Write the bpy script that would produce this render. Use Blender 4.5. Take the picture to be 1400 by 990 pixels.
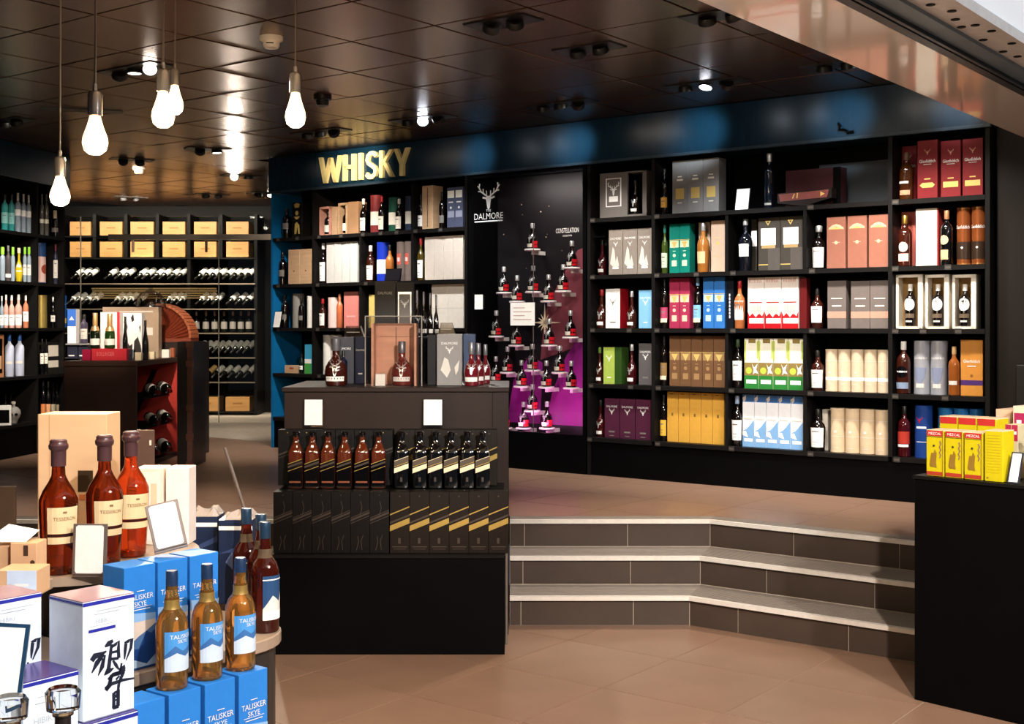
import bpy, bmesh, math, random
from math import sin, cos, pi, atan2, radians, sqrt
from mathutils import Vector, Matrix
random.seed(7)
for o in list(bpy.data.objects): bpy.data.objects.remove(o)
S = bpy.context.scene
C = S.collection
# ------------------------------------------------------------------ camera
F, CX, HY, H = 1717.0, 700.0, 445.0, 1.6        # focal length in pixels, horizon row, eye height
cam_d = bpy.data.cameras.new('camera'); cam = bpy.data.objects.new('camera', cam_d); C.objects.link(cam)
cam.location = (0, 0, H); cam.rotation_euler = (pi/2, 0, 0)
cam_d.sensor_width = 36; cam_d.lens = 36*F/1400; cam_d.shift_y = -(495-HY)/1400; cam_d.clip_start = .05
S.camera = cam
# ------------------------------------------------------------------ world and exposure
w = bpy.data.worlds.new('world'); S.world = w; w.use_nodes = True
w.node_tree.nodes['Background'].inputs[0].default_value = (.75, .85, 1, 1)
w.node_tree.nodes['Background'].inputs[1].default_value = .05
S.view_settings.view_transform = 'Standard'; S.view_settings.look = 'None'
S.view_settings.exposure = 0.45; S.view_settings.gamma = 1.0; S.view_settings.use_curve_mapping = False
try:
    S.cycles.use_denoising = True; S.cycles.max_bounces = 8; S.cycles.transparent_max_bounces = 16
    S.cycles.caustics_reflective = False; S.cycles.caustics_refractive = False; S.cycles.sample_clamp_indirect = 4
except Exception: pass
ZP, ZC = .471, 3.15                              # raised floor, ceiling
TH = -atan2(1717, 2250)                          # the shelf wall runs along E, V points into it
def gp(px, py, z):                               # pixel on a horizontal plane
    d = (H-z)*F/(py-HY); return Vector(((px-CX)/F*d, d, z))
class Frame:
    def __init__(s, o, th):
        s.o = Vector(o); s.th = th; s.e = Vector((cos(th), sin(th))); s.v = Vector((-sin(th), cos(th)))
    def pt(s, a, t, z=0):
        p = s.o+s.e*a+s.v*t; return Vector((p.x, p.y, z))
    def s_at(s, px, t):                          # run along the frame where the pixel column meets depth t
        k = (px-CX)/F; p = s.o+s.v*t; return (k*p.y-p.x)/(s.e.x-k*s.e.y)
    def z_at(s, px, py, t):
        y = s.pt(s.s_at(px, t), t).y; return H-(py-HY)*y/F
    def mpp(s, px, t): return s.pt(s.s_at(px, t), t).y/F
WF = Frame((2.556, 7.98), TH)                    # whisky shelf wall
LF = Frame((-4.28, 10.5), atan2(1.05, .163))     # spirits shelf
RF = Frame((0, 15.8), 0)                         # wine rack
KF = Frame((1.72, 5.37), atan2(-.732, .682))     # black counter
TF = Frame((0, 0), TH)                           # display table, same grid as the wall
RT = TH+pi/2
# ------------------------------------------------------------------ unseen lamps added on the mall side to brighten table, stand, counter and floor
def spot(name, loc, tgt, power, deg, col=(1, .93, .84), blend=.95, size=.05, parent=None):
    d = bpy.data.lights.new(name, 'SPOT'); d.energy = power; d.spot_size = radians(deg); d.spot_blend = blend
    d.color = col; d.shadow_soft_size = size
    o = bpy.data.objects.new(name, d); C.objects.link(o)
    o.location = loc; o.rotation_euler = (Vector(tgt)-Vector(loc)).to_track_quat('-Z', 'Y').to_euler()
    if parent: o.parent = parent; o.matrix_parent_inverse = Matrix.Translation(-Vector(parent.location))
    return o
spot('mall_spot', (.9, .3, 3.3), (-1.0, 3.1, .85), 520, 42, (1, .97, .95))
spot('mall_spot', (-.9, .2, 3.3), (-1.1, 3.4, .9), 330, 40, (1, .95, .9))
spot('mall_spot', (1.2, 1.2, 3.3), (.5, 5.8, 0), 900, 58, (1, .87, .76))
spot('mall_spot', (2.6, 1.8, 3.3), (2.2, 5.5, 1.0), 420, 36, (1, .95, .88))
spot('mall_spot', (1.5, -.6, 3.3), (-.6, 6.5, 1.2), 1700, 14, (1, .95, .9))
ml = bpy.data.lights.new('mall_ceiling_light', 'AREA'); ml.energy = 260; ml.size = 1.6; ml.color = (1, .93, .86)  # unseen area light, added so the floor bounces light onto the soffit
mo = bpy.data.objects.new('mall_ceiling_light', ml); C.objects.link(mo); mo.location = (3.4, .6, 3.7)
# ------------------------------------------------------------------ materials
def lin(h):
    h = h.lstrip('#'); c = [int(h[i:i+2], 16)/255 for i in (0, 2, 4)]
    return tuple(x/12.92 if x <= .04045 else ((x+.055)/1.055)**2.4 for x in c)
MATS = {}
def M(name, col='#808080', rough=.5, metal=0, spec=.5, coat=0, trans=0, emit=0, ior=1.45, var=.06, scale=20, bump=0, bscale=200, alpha=None, stretch=None, ecol=None, aniso=0):
    if name in MATS: return MATS[name]
    m = bpy.data.materials.new(name); m.use_nodes = True; nt = m.node_tree; b = nt.nodes['Principled BSDF']
    c = lin(col) if isinstance(col, str) else col
    b.inputs['Base Color'].default_value = (*c, 1)
    b.inputs['Roughness'].default_value = rough; b.inputs['Metallic'].default_value = metal
    b.inputs['Specular IOR Level'].default_value = spec; b.inputs['Coat Weight'].default_value = coat
    b.inputs['Transmission Weight'].default_value = trans; b.inputs['IOR'].default_value = ior
    if aniso: b.inputs['Anisotropic'].default_value = aniso
    if emit:
        b.inputs['Emission Color'].default_value = (*(lin(ecol) if ecol else c), 1); b.inputs['Emission Strength'].default_value = emit
    if var or bump:
        tc = nt.nodes.new('ShaderNodeTexCoord'); mp = nt.nodes.new('ShaderNodeMapping')
        nt.links.new(tc.outputs['Object'], mp.inputs[0])
        if stretch: mp.inputs['Scale'].default_value = stretch
        n = nt.nodes.new('ShaderNodeTexNoise'); n.inputs['Scale'].default_value = scale; n.inputs['Detail'].default_value = 4
        nt.links.new(mp.outputs[0], n.inputs[0])
        if var:
            r = nt.nodes.new('ShaderNodeValToRGB'); r.color_ramp.elements[0].position = .3; r.color_ramp.elements[1].position = .7
            r.color_ramp.elements[0].color = (*[x*(1-var) for x in c], 1); r.color_ramp.elements[1].color = (*[min(1, x*(1+var)) for x in c], 1)
            nt.links.new(n.outputs[0], r.inputs[0]); nt.links.new(r.outputs[0], b.inputs['Base Color'])
        if bump:
            n2 = nt.nodes.new('ShaderNodeTexNoise'); n2.inputs['Scale'].default_value = bscale; nt.links.new(mp.outputs[0], n2.inputs[0])
            bp = nt.nodes.new('ShaderNodeBump'); bp.inputs['Strength'].default_value = bump; bp.inputs['Distance'].default_value = .002
            nt.links.new(n2.outputs[0], bp.inputs['Height']); nt.links.new(bp.outputs[0], b.inputs['Normal'])
    MATS[name] = m; return m
def pane_mat(name, tint=(1, 1, 1), refl=.08):
    if name in MATS: return MATS[name]
    m = bpy.data.materials.new(name); m.use_nodes = True; nt = m.node_tree; nt.nodes.clear()
    o = nt.nodes.new('ShaderNodeOutputMaterial'); mx = nt.nodes.new('ShaderNodeMixShader')
    t = nt.nodes.new('ShaderNodeBsdfTransparent'); t.inputs[0].default_value = (*tint, 1)
    g = nt.nodes.new('ShaderNodeBsdfGlossy'); g.inputs['Roughness'].default_value = .02
    lw = nt.nodes.new('ShaderNodeLayerWeight'); lw.inputs[0].default_value = .25
    ad = nt.nodes.new('ShaderNodeMath'); ad.operation = 'MULTIPLY_ADD'; ad.inputs[1].default_value = .45; ad.inputs[2].default_value = refl
    nt.links.new(lw.outputs['Fresnel'], ad.inputs[0]); nt.links.new(ad.outputs[0], mx.inputs[0])
    nt.links.new(t.outputs[0], mx.inputs[1]); nt.links.new(g.outputs[0], mx.inputs[2]); nt.links.new(mx.outputs[0], o.inputs[0])
    MATS[name] = m; return m
def paper(col, name=None, rough=.45, var=.04): return M(name or 'card_'+col.lstrip('#'), col, rough, spec=.22, var=var, scale=30)
def gloss(col): return M('gloss_'+col.lstrip('#'), col, .08, spec=.6, coat=.6, var=.1, scale=12)
def glass(col, tr=.75): return M('glass_'+col.lstrip('#'), col, .03, spec=.6, trans=tr, ior=1.4, var=.03, scale=8)
GOLD = lambda: M('gold_foil', '#c9a24a', .3, .9, var=.05)
SILV = lambda: M('silver_foil', '#dcdcda', .3, .7, var=.03)
WHITE = lambda: paper('#f4f1ea')
# ------------------------------------------------------------------ mesh building
class MB:
    def __init__(s): s.v = []; s.f = []
    def add(s, vs, fs):
        b = len(s.v); s.v += [tuple(p) for p in vs]; s.f += [tuple(b+i for i in f) for f in fs]; return s
    def box(s, x0, x1, y0, y1, z0, z1):
        return s.add([(x0,y0,z0),(x1,y0,z0),(x1,y1,z0),(x0,y1,z0),(x0,y0,z1),(x1,y0,z1),(x1,y1,z1),(x0,y1,z1)],
            [(0,3,2,1),(4,5,6,7),(0,1,5,4),(1,2,6,5),(2,3,7,6),(3,0,4,7)])
    def cbox(s, cx, cy, cz, sx, sy, sz): return s.box(cx-sx/2, cx+sx/2, cy-sy/2, cy+sy/2, cz-sz/2, cz+sz/2)
    def lathe(s, prof, n=16, c=(0, 0, 0), sq=0, a0=0, a1=2*pi):
        full = abs(a1-a0-2*pi) < 1e-6; m = n if full else n+1; vs = []; fs = []
        for r, z in prof:
            for i in range(m):
                a = a0+(a1-a0)*i/n; ca, sa = sin(a), -cos(a)
                if sq: k = (abs(ca)**sq+abs(sa)**sq)**(-1/sq); ca *= k; sa *= k
                vs.append((c[0]+r*ca, c[1]+r*sa, c[2]+z))
        for j in range(len(prof)-1):
            for i in range(n):
                i2 = (i+1) % m; fs.append((j*m+i, j*m+i2, (j+1)*m+i2, (j+1)*m+i))
        return s.add(vs, fs)
    def prism(s, pts, z0, z1):
        n = len(pts); vs = [(x, y, z0) for x, y in pts]+[(x, y, z1) for x, y in pts]
        return s.add(vs, [tuple(reversed(range(n))), tuple(range(n, 2*n))]+[(i, (i+1) % n, n+(i+1) % n, n+i) for i in range(n)])
    def xprism(s, pts, y0, y1):                  # outline in x,z pushed along y
        n = len(pts); vs = [(x, y0, z) for x, z in pts]+[(x, y1, z) for x, z in pts]
        return s.add(vs, [tuple(range(n)), tuple(reversed(range(n, 2*n)))]+[(i, n+i, n+(i+1) % n, (i+1) % n) for i in range(n)])
    def tube(s, path, r, n=6):
        path = [Vector(p) for p in path]; vs = []; fs = []
        for i, p in enumerate(path):
            d = (path[min(i+1, len(path)-1)]-path[max(i-1, 0)]).normalized()
            a = d.cross(Vector((0, 0, 1)) if abs(d.z) < .9 else Vector((1, 0, 0))).normalized(); b = d.cross(a)
            for k in range(n): q = 2*pi*k/n; vs.append(p+a*cos(q)*r+b*sin(q)*r)
        for i in range(len(path)-1):
            for k in range(n): fs.append((i*n+k, i*n+(k+1) % n, (i+1)*n+(k+1) % n, (i+1)*n+k))
        fs += [tuple(range(n)), tuple(range((len(path)-1)*n, len(path)*n))]
        return s.add(vs, fs)
    def mesh(s, name, mat, smooth=True, bevel=0):
        me = bpy.data.meshes.new(name); me.from_pydata(s.v, [], s.f)
        bm = bmesh.new(); bm.from_mesh(me)
        if bevel:
            bmesh.ops.bevel(bm, geom=[e for e in bm.edges], offset=bevel, segments=1, affect='EDGES')
        bmesh.ops.recalc_face_normals(bm, faces=bm.faces) if not getattr(s, 'flat', False) else None
        bm.to_mesh(me); bm.free()
        if mat: me.materials.append(mat)
        if smooth:
            for p in me.polygons: p.use_smooth = True
            try: me.set_sharp_from_angle(angle=radians(35))
            except Exception: pass
        return me
def link(name, me, parent=None, loc=(0, 0, 0), rz=0, rot=None):
    o = bpy.data.objects.new(name, me); C.objects.link(o)
    o.location = loc; o.rotation_euler = rot if rot else (0, 0, rz)
    if parent: o.parent = parent
    return o
def tag(o, label, cat, group=None, kind=None):
    if label: o['label'] = label
    if cat: o['category'] = cat
    if group: o['group'] = group
    if kind: o['kind'] = kind
    return o
def struct(name, me, loc=(0, 0, 0), rz=0, label=None):
    o = link(name, me, None, loc, rz); o['kind'] = 'structure'
    if label: o['label'] = label
    return o
def empty(name, loc=(0, 0, 0), rz=0, label=None, cat=None, group=None):
    return tag(link(name, None, None, loc, rz), label, cat, group)
def part(name, mb, mat, parent, loc=(0, 0, 0), rz=0, smooth=True, bevel=0):
    return link(name, mb.mesh(name, mat, smooth, bevel), parent, loc, rz)
# a kit is [(part name, mesh, index of parent)]; the first entry is the thing itself
KITS = {}
def put(kit, name, loc, rz, label, cat, group=None, rot=None):
    obs = []
    for i, (n, me, pi_) in enumerate(kit):
        o = bpy.data.objects.new(name if i == 0 else n, me); C.objects.link(o)
        if i: o.parent = obs[pi_]
        obs.append(o)
    obs[0].location = Vector(loc)+Vector((0, 0, .0007)); obs[0].rotation_euler = rot if rot else (0, 0, rz)
    tag(obs[0], label, cat, group); return obs[0]
def clip(poly, n, c):                            # keep n.p <= c
    out = []
    for i in range(len(poly)):
        a, b = poly[i], poly[(i+1) % len(poly)]; da = n[0]*a[0]+n[1]*a[1]-c; db = n[0]*b[0]+n[1]*b[1]-c
        if da <= 0: out.append(a)
        if (da < 0 < db) or (db < 0 < da):
            k = da/(da-db); out.append((a[0]+(b[0]-a[0])*k, a[1]+(b[1]-a[1])*k))
    return out
# ------------------------------------------------------------------ flat print: lettering, emblems, labels
TXT = {}
def text_geo(t):
    if t not in TXT:
        cu = bpy.data.curves.new('t', 'FONT'); cu.body = t; cu.size = 1; cu.resolution_u = 2; cu.align_x = 'CENTER'; cu.fill_mode = 'FRONT'
        ob = bpy.data.objects.new('t', cu); me = bpy.data.meshes.new_from_object(ob)
        vs = [(v.co.x, v.co.y) for v in me.vertices]; fs = [tuple(p.vertices) for p in me.polygons]
        xs = [v[0] for v in vs] or [0]; ys = [v[1] for v in vs] or [0]
        TXT[t] = (vs, fs, min(xs), max(xs), min(ys), max(ys))
        bpy.data.meshes.remove(me); bpy.data.objects.remove(ob); bpy.data.curves.remove(cu)
    return TXT[t]
def stroke2d(pts, wd):
    vs = []; fs = []
    for i in range(len(pts)):
        a = Vector(pts[max(i-1, 0)]); b = Vector(pts[min(i+1, len(pts)-1)]); d = (b-a).normalized(); n = Vector((-d.y, d.x))
        wi = wd[i] if isinstance(wd, (list, tuple)) else wd; p = Vector(pts[i])
        vs += [tuple(p+n*wi/2), tuple(p-n*wi/2)]
    for i in range(len(pts)-1): fs.append((2*i, 2*i+1, 2*i+3, 2*i+2))
    return vs, fs
def stag_geo():                                  # stag head with antlers, unit box centred on 0
    out = []
    head = [(-.14, -.02), (0, .03), (.14, -.02), (.1, -.16), (.06, -.42), (0, -.5), (-.06, -.42), (-.1, -.16)]
    out.append((head, [tuple(range(8))]))
    for s in (-1, 1):
        for pl, wd in (([(.05, .0), (.2, .1), (.36, .2), (.45, .36), (.42, .5)], .06), ([(.36, .2), (.5, .22)], .045), ([(.44, .33), (.52, .42)], .04),
                       ([(.24, .12), (.26, .3)], .045), ([(.09, .03), (.1, .22)], .045), ([(.12, -.06), (.28, -.02)], .07)):
            out.append(stroke2d([(s*x, y) for x, y in pl], wd))
    return out
STAG = stag_geo()
def prints(spec, w, h, mp, parts):
    """flat marks on a face of width w and height h; mp(x, z, lift) puts a face point into space. adds (name, mesh) to parts"""
    acc = {}; lift = .0006
    for e in spec:
        k = e[0]; mat = e[5] if k in 'tv' else e[-1]; name = {'r': 'front_label', 'p': 'front_label', 't': 'lettering', 'v': 'lettering', 's': 'emblem', 'k': 'lettering', 'o': 'emblem'}[k]
        mb = acc.setdefault((name, mat.name, len(acc)), (MB(), mat))[0]; mb.flat = True; lift += .00025
        def put2(vs, fs): mb.add([mp(x, z, lift) for x, z in vs], fs)
        def shape(pts):                          # on a curved face an outline is cut into upright slices
            if not mp.curved: return put2(pts, [tuple(range(len(pts)))])
            xs = [q[0] for q in pts]; lo, hi = min(xs), max(xs); n = max(1, int((hi-lo)/(w*.1)))
            for i in range(n):
                q = clip(clip(pts, (1, 0), lo+(hi-lo)*(i+1)/n), (-1, 0), -(lo+(hi-lo)*i/n))
                if len(q) > 2: put2(q, [tuple(range(len(q)))])
        if k == 'r':
            x0, x1, z0, z1 = e[1:5]; n = max(1, int((x1-x0)*8)) if mp.curved else 1
            vs = []; fs = []
            for i in range(n+1):
                x = (x0+(x1-x0)*i/n-.5)*w; vs += [(x, z0*h), (x, z1*h)]
            for i in range(n): fs.append((2*i, 2*i+2, 2*i+3, 2*i+1))
            put2(vs, fs)
        elif k == 'p': shape([((x-.5)*w, z*h) for x, z in e[1]])
        elif k == 'o':
            cx, cz, r = e[1:4]; shape([((cx-.5)*w+r*w*cos(a*pi/8), cz*h+r*w*sin(a*pi/8)) for a in range(16)])
        elif k in 'tv':
            t, cx, cz, hh = e[1:5]; vs, fs, a0, a1, b0, b1 = text_geo(t); sc = hh*h/max(b1-b0, .5)
            mw = (e[6] if len(e) > 6 else .9)*(w if k == 't' else h)
            sx = min(sc, mw/(a1-a0)); mx, my = (a0+a1)/2, (b0+b1)/2
            if k == 't': put2([((cx-.5)*w+(x-mx)*sx, cz*h+(y-my)*sc) for x, y in vs], fs)
            else: put2([((cx-.5)*w-(y-my)*sc, cz*h+(x-mx)*sx) for x, y in vs], fs)
        elif k == 's':
            cx, cz, sz = e[1:4]
            for vs, fs in STAG: put2([((cx-.5)*w+x*sz*w, cz*h+y*sz*w) for x, y in vs], fs)
        elif k == 'k':
            for pl, wd in e[1]: vs, fs = stroke2d([((x-.5)*w, z*h) for x, z in pl], [q*w for q in wd] if isinstance(wd, list) else wd*w); put2(vs, fs)
    for (name, _, _q), (mb, mat) in acc.items(): parts.append((name, mb.mesh(name, mat, False), 0))
def flat_map(y, x0=0, z0=0):
    def f(x, z, l): return (x+x0, y-l, z+z0)
    f.curved = False; return f
def side_map(x):                                 # the face on the box's left or right side
    s = 1 if x > 0 else -1
    def f(u, z, l): return (x+s*l, u*s, z)
    f.curved = False; return f
def cyl_map(R, z0=0):
    def f(x, z, l): a = x/R; return (sin(a)*(R+l), -cos(a)*(R+l), z+z0)
    f.curved = True; return f
def carton(w, d, h, mat, pr=(), side=(), lid=None, lid_h=0, key=None):
    k = ('carton', round(w, 3), round(d, 3), round(h, 3), mat.name, key)
    if k in KITS: return KITS[k]
    parts = [('carton', MB().box(-w/2, w/2, -d/2, d/2, 0, h-(lid_h if lid else 0)).mesh('carton', mat, False, .0012), None)]
    if lid: parts.append(('lid', MB().box(-w/2, w/2, -d/2, d/2, h-lid_h, h).mesh('lid', lid, False, .001), 0))
    prints(pr, w, h, flat_map(-d/2), parts)
    if side: prints(side, d, h, side_map(-w/2), parts)
    KITS[k] = parts; return parts
def tube_kit(r, h, mat, pr=(), lid=None, foot=None, key=None):
    k = ('tube', round(r, 3), round(h, 3), mat.name, key)
    if k in KITS: return KITS[k]
    n = 20
    parts = [('tube', MB().lathe([(0, .004), (r, .004), (r, h-.006), (0, h-.006)], n).mesh('tube', mat), None)]
    parts.append(('lid', MB().lathe([(r, h-.014), (r*1.02, h-.014), (r*1.02, h-.001), (r*.97, h), (0, h-.001)], n).mesh('lid', lid or mat), 0))
    parts.append(('base_ring', MB().lathe([(0, 0), (r*1.02, 0), (r*1.02, .01), (r, .01)], n).mesh('base_ring', foot or lid or mat), 0))
    prints(pr, 2*r, h, cyl_map(r), parts)
    KITS[k] = parts; return parts
PROF = {
 'straight': [(0,0),(.9,0),(1,.014),(1,.60),(.95,.665),(.75,.715),(.44,.76),(.36,.80),(.34,.92)],
 'dalmore': [(0,0),(.82,0),(.9,.012),(1,.16),(1,.30),(.93,.40),(.72,.50),(.44,.57),(.33,.63),(.30,.90)],
 'broad': [(0,0),(.84,0),(.9,.015),(1,.50),(1,.56),(.86,.64),(.5,.705),(.36,.74),(.33,.92)],
 'cognac': [(0,.02),(.4,.05),(.74,.0),(.83,.012),(.93,.25),(1,.50),(.99,.55),(.80,.615),(.50,.685),(.36,.73),(.33,.80),(.31,.94)],
 'talisker': [(0,0),(.93,0),(1,.015),(1,.52),(.97,.56),(.80,.63),(.52,.675),(.46,.70),(.46,.755),(.38,.80),(.33,.92)],
 'champagne': [(0,.03),(.8,0),(1,.02),(1,.42),(.92,.50),(.62,.63),(.42,.74),(.34,.84),(.34,.96)],
 'wine': [(0,.03),(.85,0),(1,.015),(1,.57),(.92,.64),(.5,.70),(.39,.74),(.37,.96)],
 'square': [(0,0),(.92,0),(1,.014),(1,.60),(.93,.66),(.66,.74),(.42,.80),(.36,.86),(.34,.93)],
 'slim': [(0,0),(.92,0),(1,.014),(1,.66),(.9,.72),(.5,.77),(.36,.80),(.34,.93)],
 'decanter': [(0,0),(.6,0),(.75,.02),(1,.26),(.97,.36),(.7,.50),(.4,.60),(.3,.66),(.3,.9)],
}
def prof_r(style, f):
    p = PROF[style]
    for (r0, z0), (r1, z1) in zip(p[1:], p[2:]):
        if z0 <= f <= z1 and z1 > z0: return r0+(r1-r0)*(f-z0)/(z1-z0)
    return p[-1][0]
def bottle(style, h, r, gm, cap, pr=(), capz=.84, capr=.40, n=16, flare=0, neck=None, key=None, stopper=None):
    """pr is laid on the body: x over the body's front half width, z over the full height"""
    k = ('bottle', style, round(h, 3), round(r, 3), gm.name, cap.name, key)
    if k in KITS: return KITS[k]
    sq = 6 if style == 'square' else 0; n = 24 if sq else n
    P = [(a*r, b*h) for a, b in PROF[style]]
    P = [q for q in P if q[1] <= (capz+.03)*h]; P.append((P[-1][0], (capz+.03)*h)); P.append((0, (capz+.03)*h))
    parts = [('bottle', MB().lathe(P, n, sq=sq).mesh('bottle', gm), None)]
    cr = capr*r
    if stopper: cp = [(cr*.8, capz*h), (cr*.8, capz*h+.01), (cr*1.25, capz*h+.012), (cr*1.35, h*.97), (cr*1.1, h), (0, h)]
    elif flare: cp = [(cr*.98, capz*h), (cr, (capz+(1-capz)*.55)*h), (cr*.96, (capz+(1-capz)*.56)*h), (cr*1.26, (capz+(1-capz)*.66)*h), (cr*1.3, (capz+(1-capz)*.78)*h), (cr*1.12, (capz+(1-capz)*.86)*h), (cr*1.12, .99*h), (cr*.9, h), (0, h)]
    else: cp = [(cr*.98, capz*h), (cr, capz*h+.002), (cr, h-.003), (cr*.9, h), (0, h)]
    parts.append(('cap', MB().lathe(cp, 14).mesh('cap', cap), 0))
    if neck:                                     # (z0, z1, material)
        z0, z1, nm = neck; rr = lambda z: prof_r(style, z)*r+.0008
        parts.append(('neck_label', MB().lathe([(rr(z0+(z1-z0)*i/3), (z0+(z1-z0)*i/3)*h) for i in range(4)], 14).mesh('neck_label', nm), 0))
    if pr:
        if sq: mp = flat_map(-r-.0004)
        else:
            def mp(x, z, l):
                R = prof_r(style, max(0, min(1, z/h)))*r; a = x/r; return (sin(a)*(R+l), -cos(a)*(R+l), z)
            mp.curved = True
        prints(pr, 2*r, h, mp, parts)
    KITS[k] = parts; return parts

ORD = 'first second third fourth fifth sixth seventh eighth ninth tenth eleventh twelfth thirteenth fourteenth fifteenth sixteenth seventeenth eighteenth nineteenth twentieth'.split()
def nth(label, i, n, frm, rev=False):            # which one of a row, counted from something one can find
    if n < 2 or not frm: return label
    return '%s, %s from %s' % (label, ORD[n-1-i if rev else i], frm)
# ================================================================== structure
BLACK = M('black_laminate', '#040405', .5, spec=.08, var=.15, scale=6, bump=.05, bscale=90)
NAVY = M('navy_lacquer', '#0b2737', .26, spec=.6, var=.12, scale=3, stretch=(14, 1, 1))
BLUE = M('blue_panel', '#0f6ea8', .4, var=.06)
EDGE = M('shelf_edge', '#151312', .45, spec=.15, var=.1)
BROWN = M('dark_brown_veneer', '#2b1f1a', .4, spec=.25, var=.15, scale=5, stretch=(1, 1, .2))
TILE = M('floor_tile', '#8d6e5a', .32, spec=.5, var=.07, scale=4, bump=.03, bscale=120)
RISER = M('riser_tile', '#473b34', .32, spec=.5, var=.1, scale=5, bump=.03, bscale=90)
GROUT = M('grout', '#b0a394', .8, var=.1)
ALU = M('aluminium', '#ece6de', .35, .15, var=.05, scale=40)
CEIL = M('bronze_ceiling', '#765740', .27, .9, var=.08, scale=4, stretch=(30, 1, 1), bump=.015, bscale=60)
GAP = M('ceiling_void', '#050505', .9, var=.1)
EAX, VAX = WF.e, WF.v
def area(p): return abs(sum(p[i][0]*p[(i+1) % len(p)][1]-p[(i+1) % len(p)][0]*p[i][1] for i in range(len(p))))/2 if len(p) > 2 else 0
# ---- ceiling
ceiling = struct('ceiling', MB().prism([tuple(EAX*e_+VAX*v_) for e_, v_ in ((-17, -3), (-2.0, -3), (-2.0, 14), (-17, 14))], ZC+.03, ZC+.15).mesh('ceiling', GAP, False))
c0 = gp(594, 35, ZC); ce, cv = c0.x*EAX.x+c0.y*EAX.y, c0.x*VAX.x+c0.y*VAX.y
g = .2935
tile_me = MB().box(-g, g, -g, g, 0, .02).mesh('ceiling_tile', CEIL, False, .002)
rest = MB(); ES0 = WF.o.dot(EAX)+WF.s_at(372, 0)-.2
for i in range(-16, 18):
    for j in range(-14, 20):
        e, v = ce+.6*(i+.5), cv+.6*(j+.5); p = EAX*e+VAX*v
        if e > -1.9 or not (-.9 < p.y < 16.6) or p.x < -7.5 or (v > WF.o.dot(VAX)+.3 and e > ES0): continue
        vis = 5.2 < p.y < 16.2 and abs(p.x) < .43*p.y+.5
        if vis:
            link('ceiling_tile', tile_me, ceiling, (p.x, p.y, ZC), 0, (random.uniform(-.004, .004), random.uniform(-.004, .004), TH))
        else:
            cs = [p+EAX*a*g+VAX*b*g for a, b in ((-1,-1),(1,-1),(1,1),(-1,1))]; rest.prism([(q.x, q.y) for q in cs], ZC, ZC+.02)
tag(part('ceiling_tile_rest', rest, CEIL, ceiling, smooth=False), None, None, kind='stuff')
# ---- stepped floor: the edge runs along x, then turns along the shelf wall
T2 = .337                                        # tan of half the turn
Q0 = 6.70
def cn(q): return Vector((.948+q*T2, Q0+q))
def strip(mb, q0, q1, z0, z1, xl, s0=0, s1=2.9, left=True, right=True):
    if left: mb.prism([(xl, Q0+q0), tuple(cn(q0)), tuple(cn(q1)), (xl, Q0+q1)], z0, z1)
    if right:
        a, b = cn(q0), cn(q1); mb.prism([tuple(a), tuple(a+EAX*s1), tuple(b+EAX*(s1+.0)), tuple(b)], z0, z1)
    return mb
floor = struct('floor', MB().box(-5, 6, -1, 7.8, -.06, -.0025).mesh('floor', GROUT, False))
f0 = gp(560, 951, 0); fe, fv = f0.dot(Vector((*EAX, 0))), f0.dot(Vector((*VAX, 0)))
nR = Vector((-EAX.y, EAX.x))                     # normal of the right-hand run, pointing to the back
def tiles(parent, region, z, es, vs, off, mat, gap=.0022):
    n = 0
    for i in es:
        for j in vs:
            e, v = off[0]+.6*i, off[1]+.6*j; h = .3-gap
            cs = [EAX*(e+.3+a*h)+VAX*(v+.3+b*h) for a, b in ((-1,-1),(1,-1),(1,1),(-1,1))]
            for pc in region([(q.x, q.y) for q in cs]):
                if area(pc) > .0002:
                    c = Vector((sum(q[0] for q in pc)/len(pc), sum(q[1] for q in pc)/len(pc)))
                    part('floor_tile', MB().prism([(q[0]-c.x, q[1]-c.y) for q in pc], -.012, 0), mat, parent, (c.x, c.y, z), smooth=False); n += 1
    return n
cr0 = nR.dot(cn(0))
def low(p):
    p = clip(p, (0, 1), Q0); p = clip(p, tuple(nR), cr0) if p else p; p = clip(p, (0, -1), -2.2) if p else p
    p = clip(p, (1, 0), 4.2) if p else p; p = clip(p, (-1, 0), 3.0) if p else p
    return [p] if len(p) > 2 else []
tiles(floor, low, 0, range(-14, 14), range(-12, 14), (fe, fv), TILE)
ZS = (.157, .314, ZP)
xr = -.012                                         # the stand's flank; the steps run right of it and left of it
stand_l = -1.27
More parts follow.
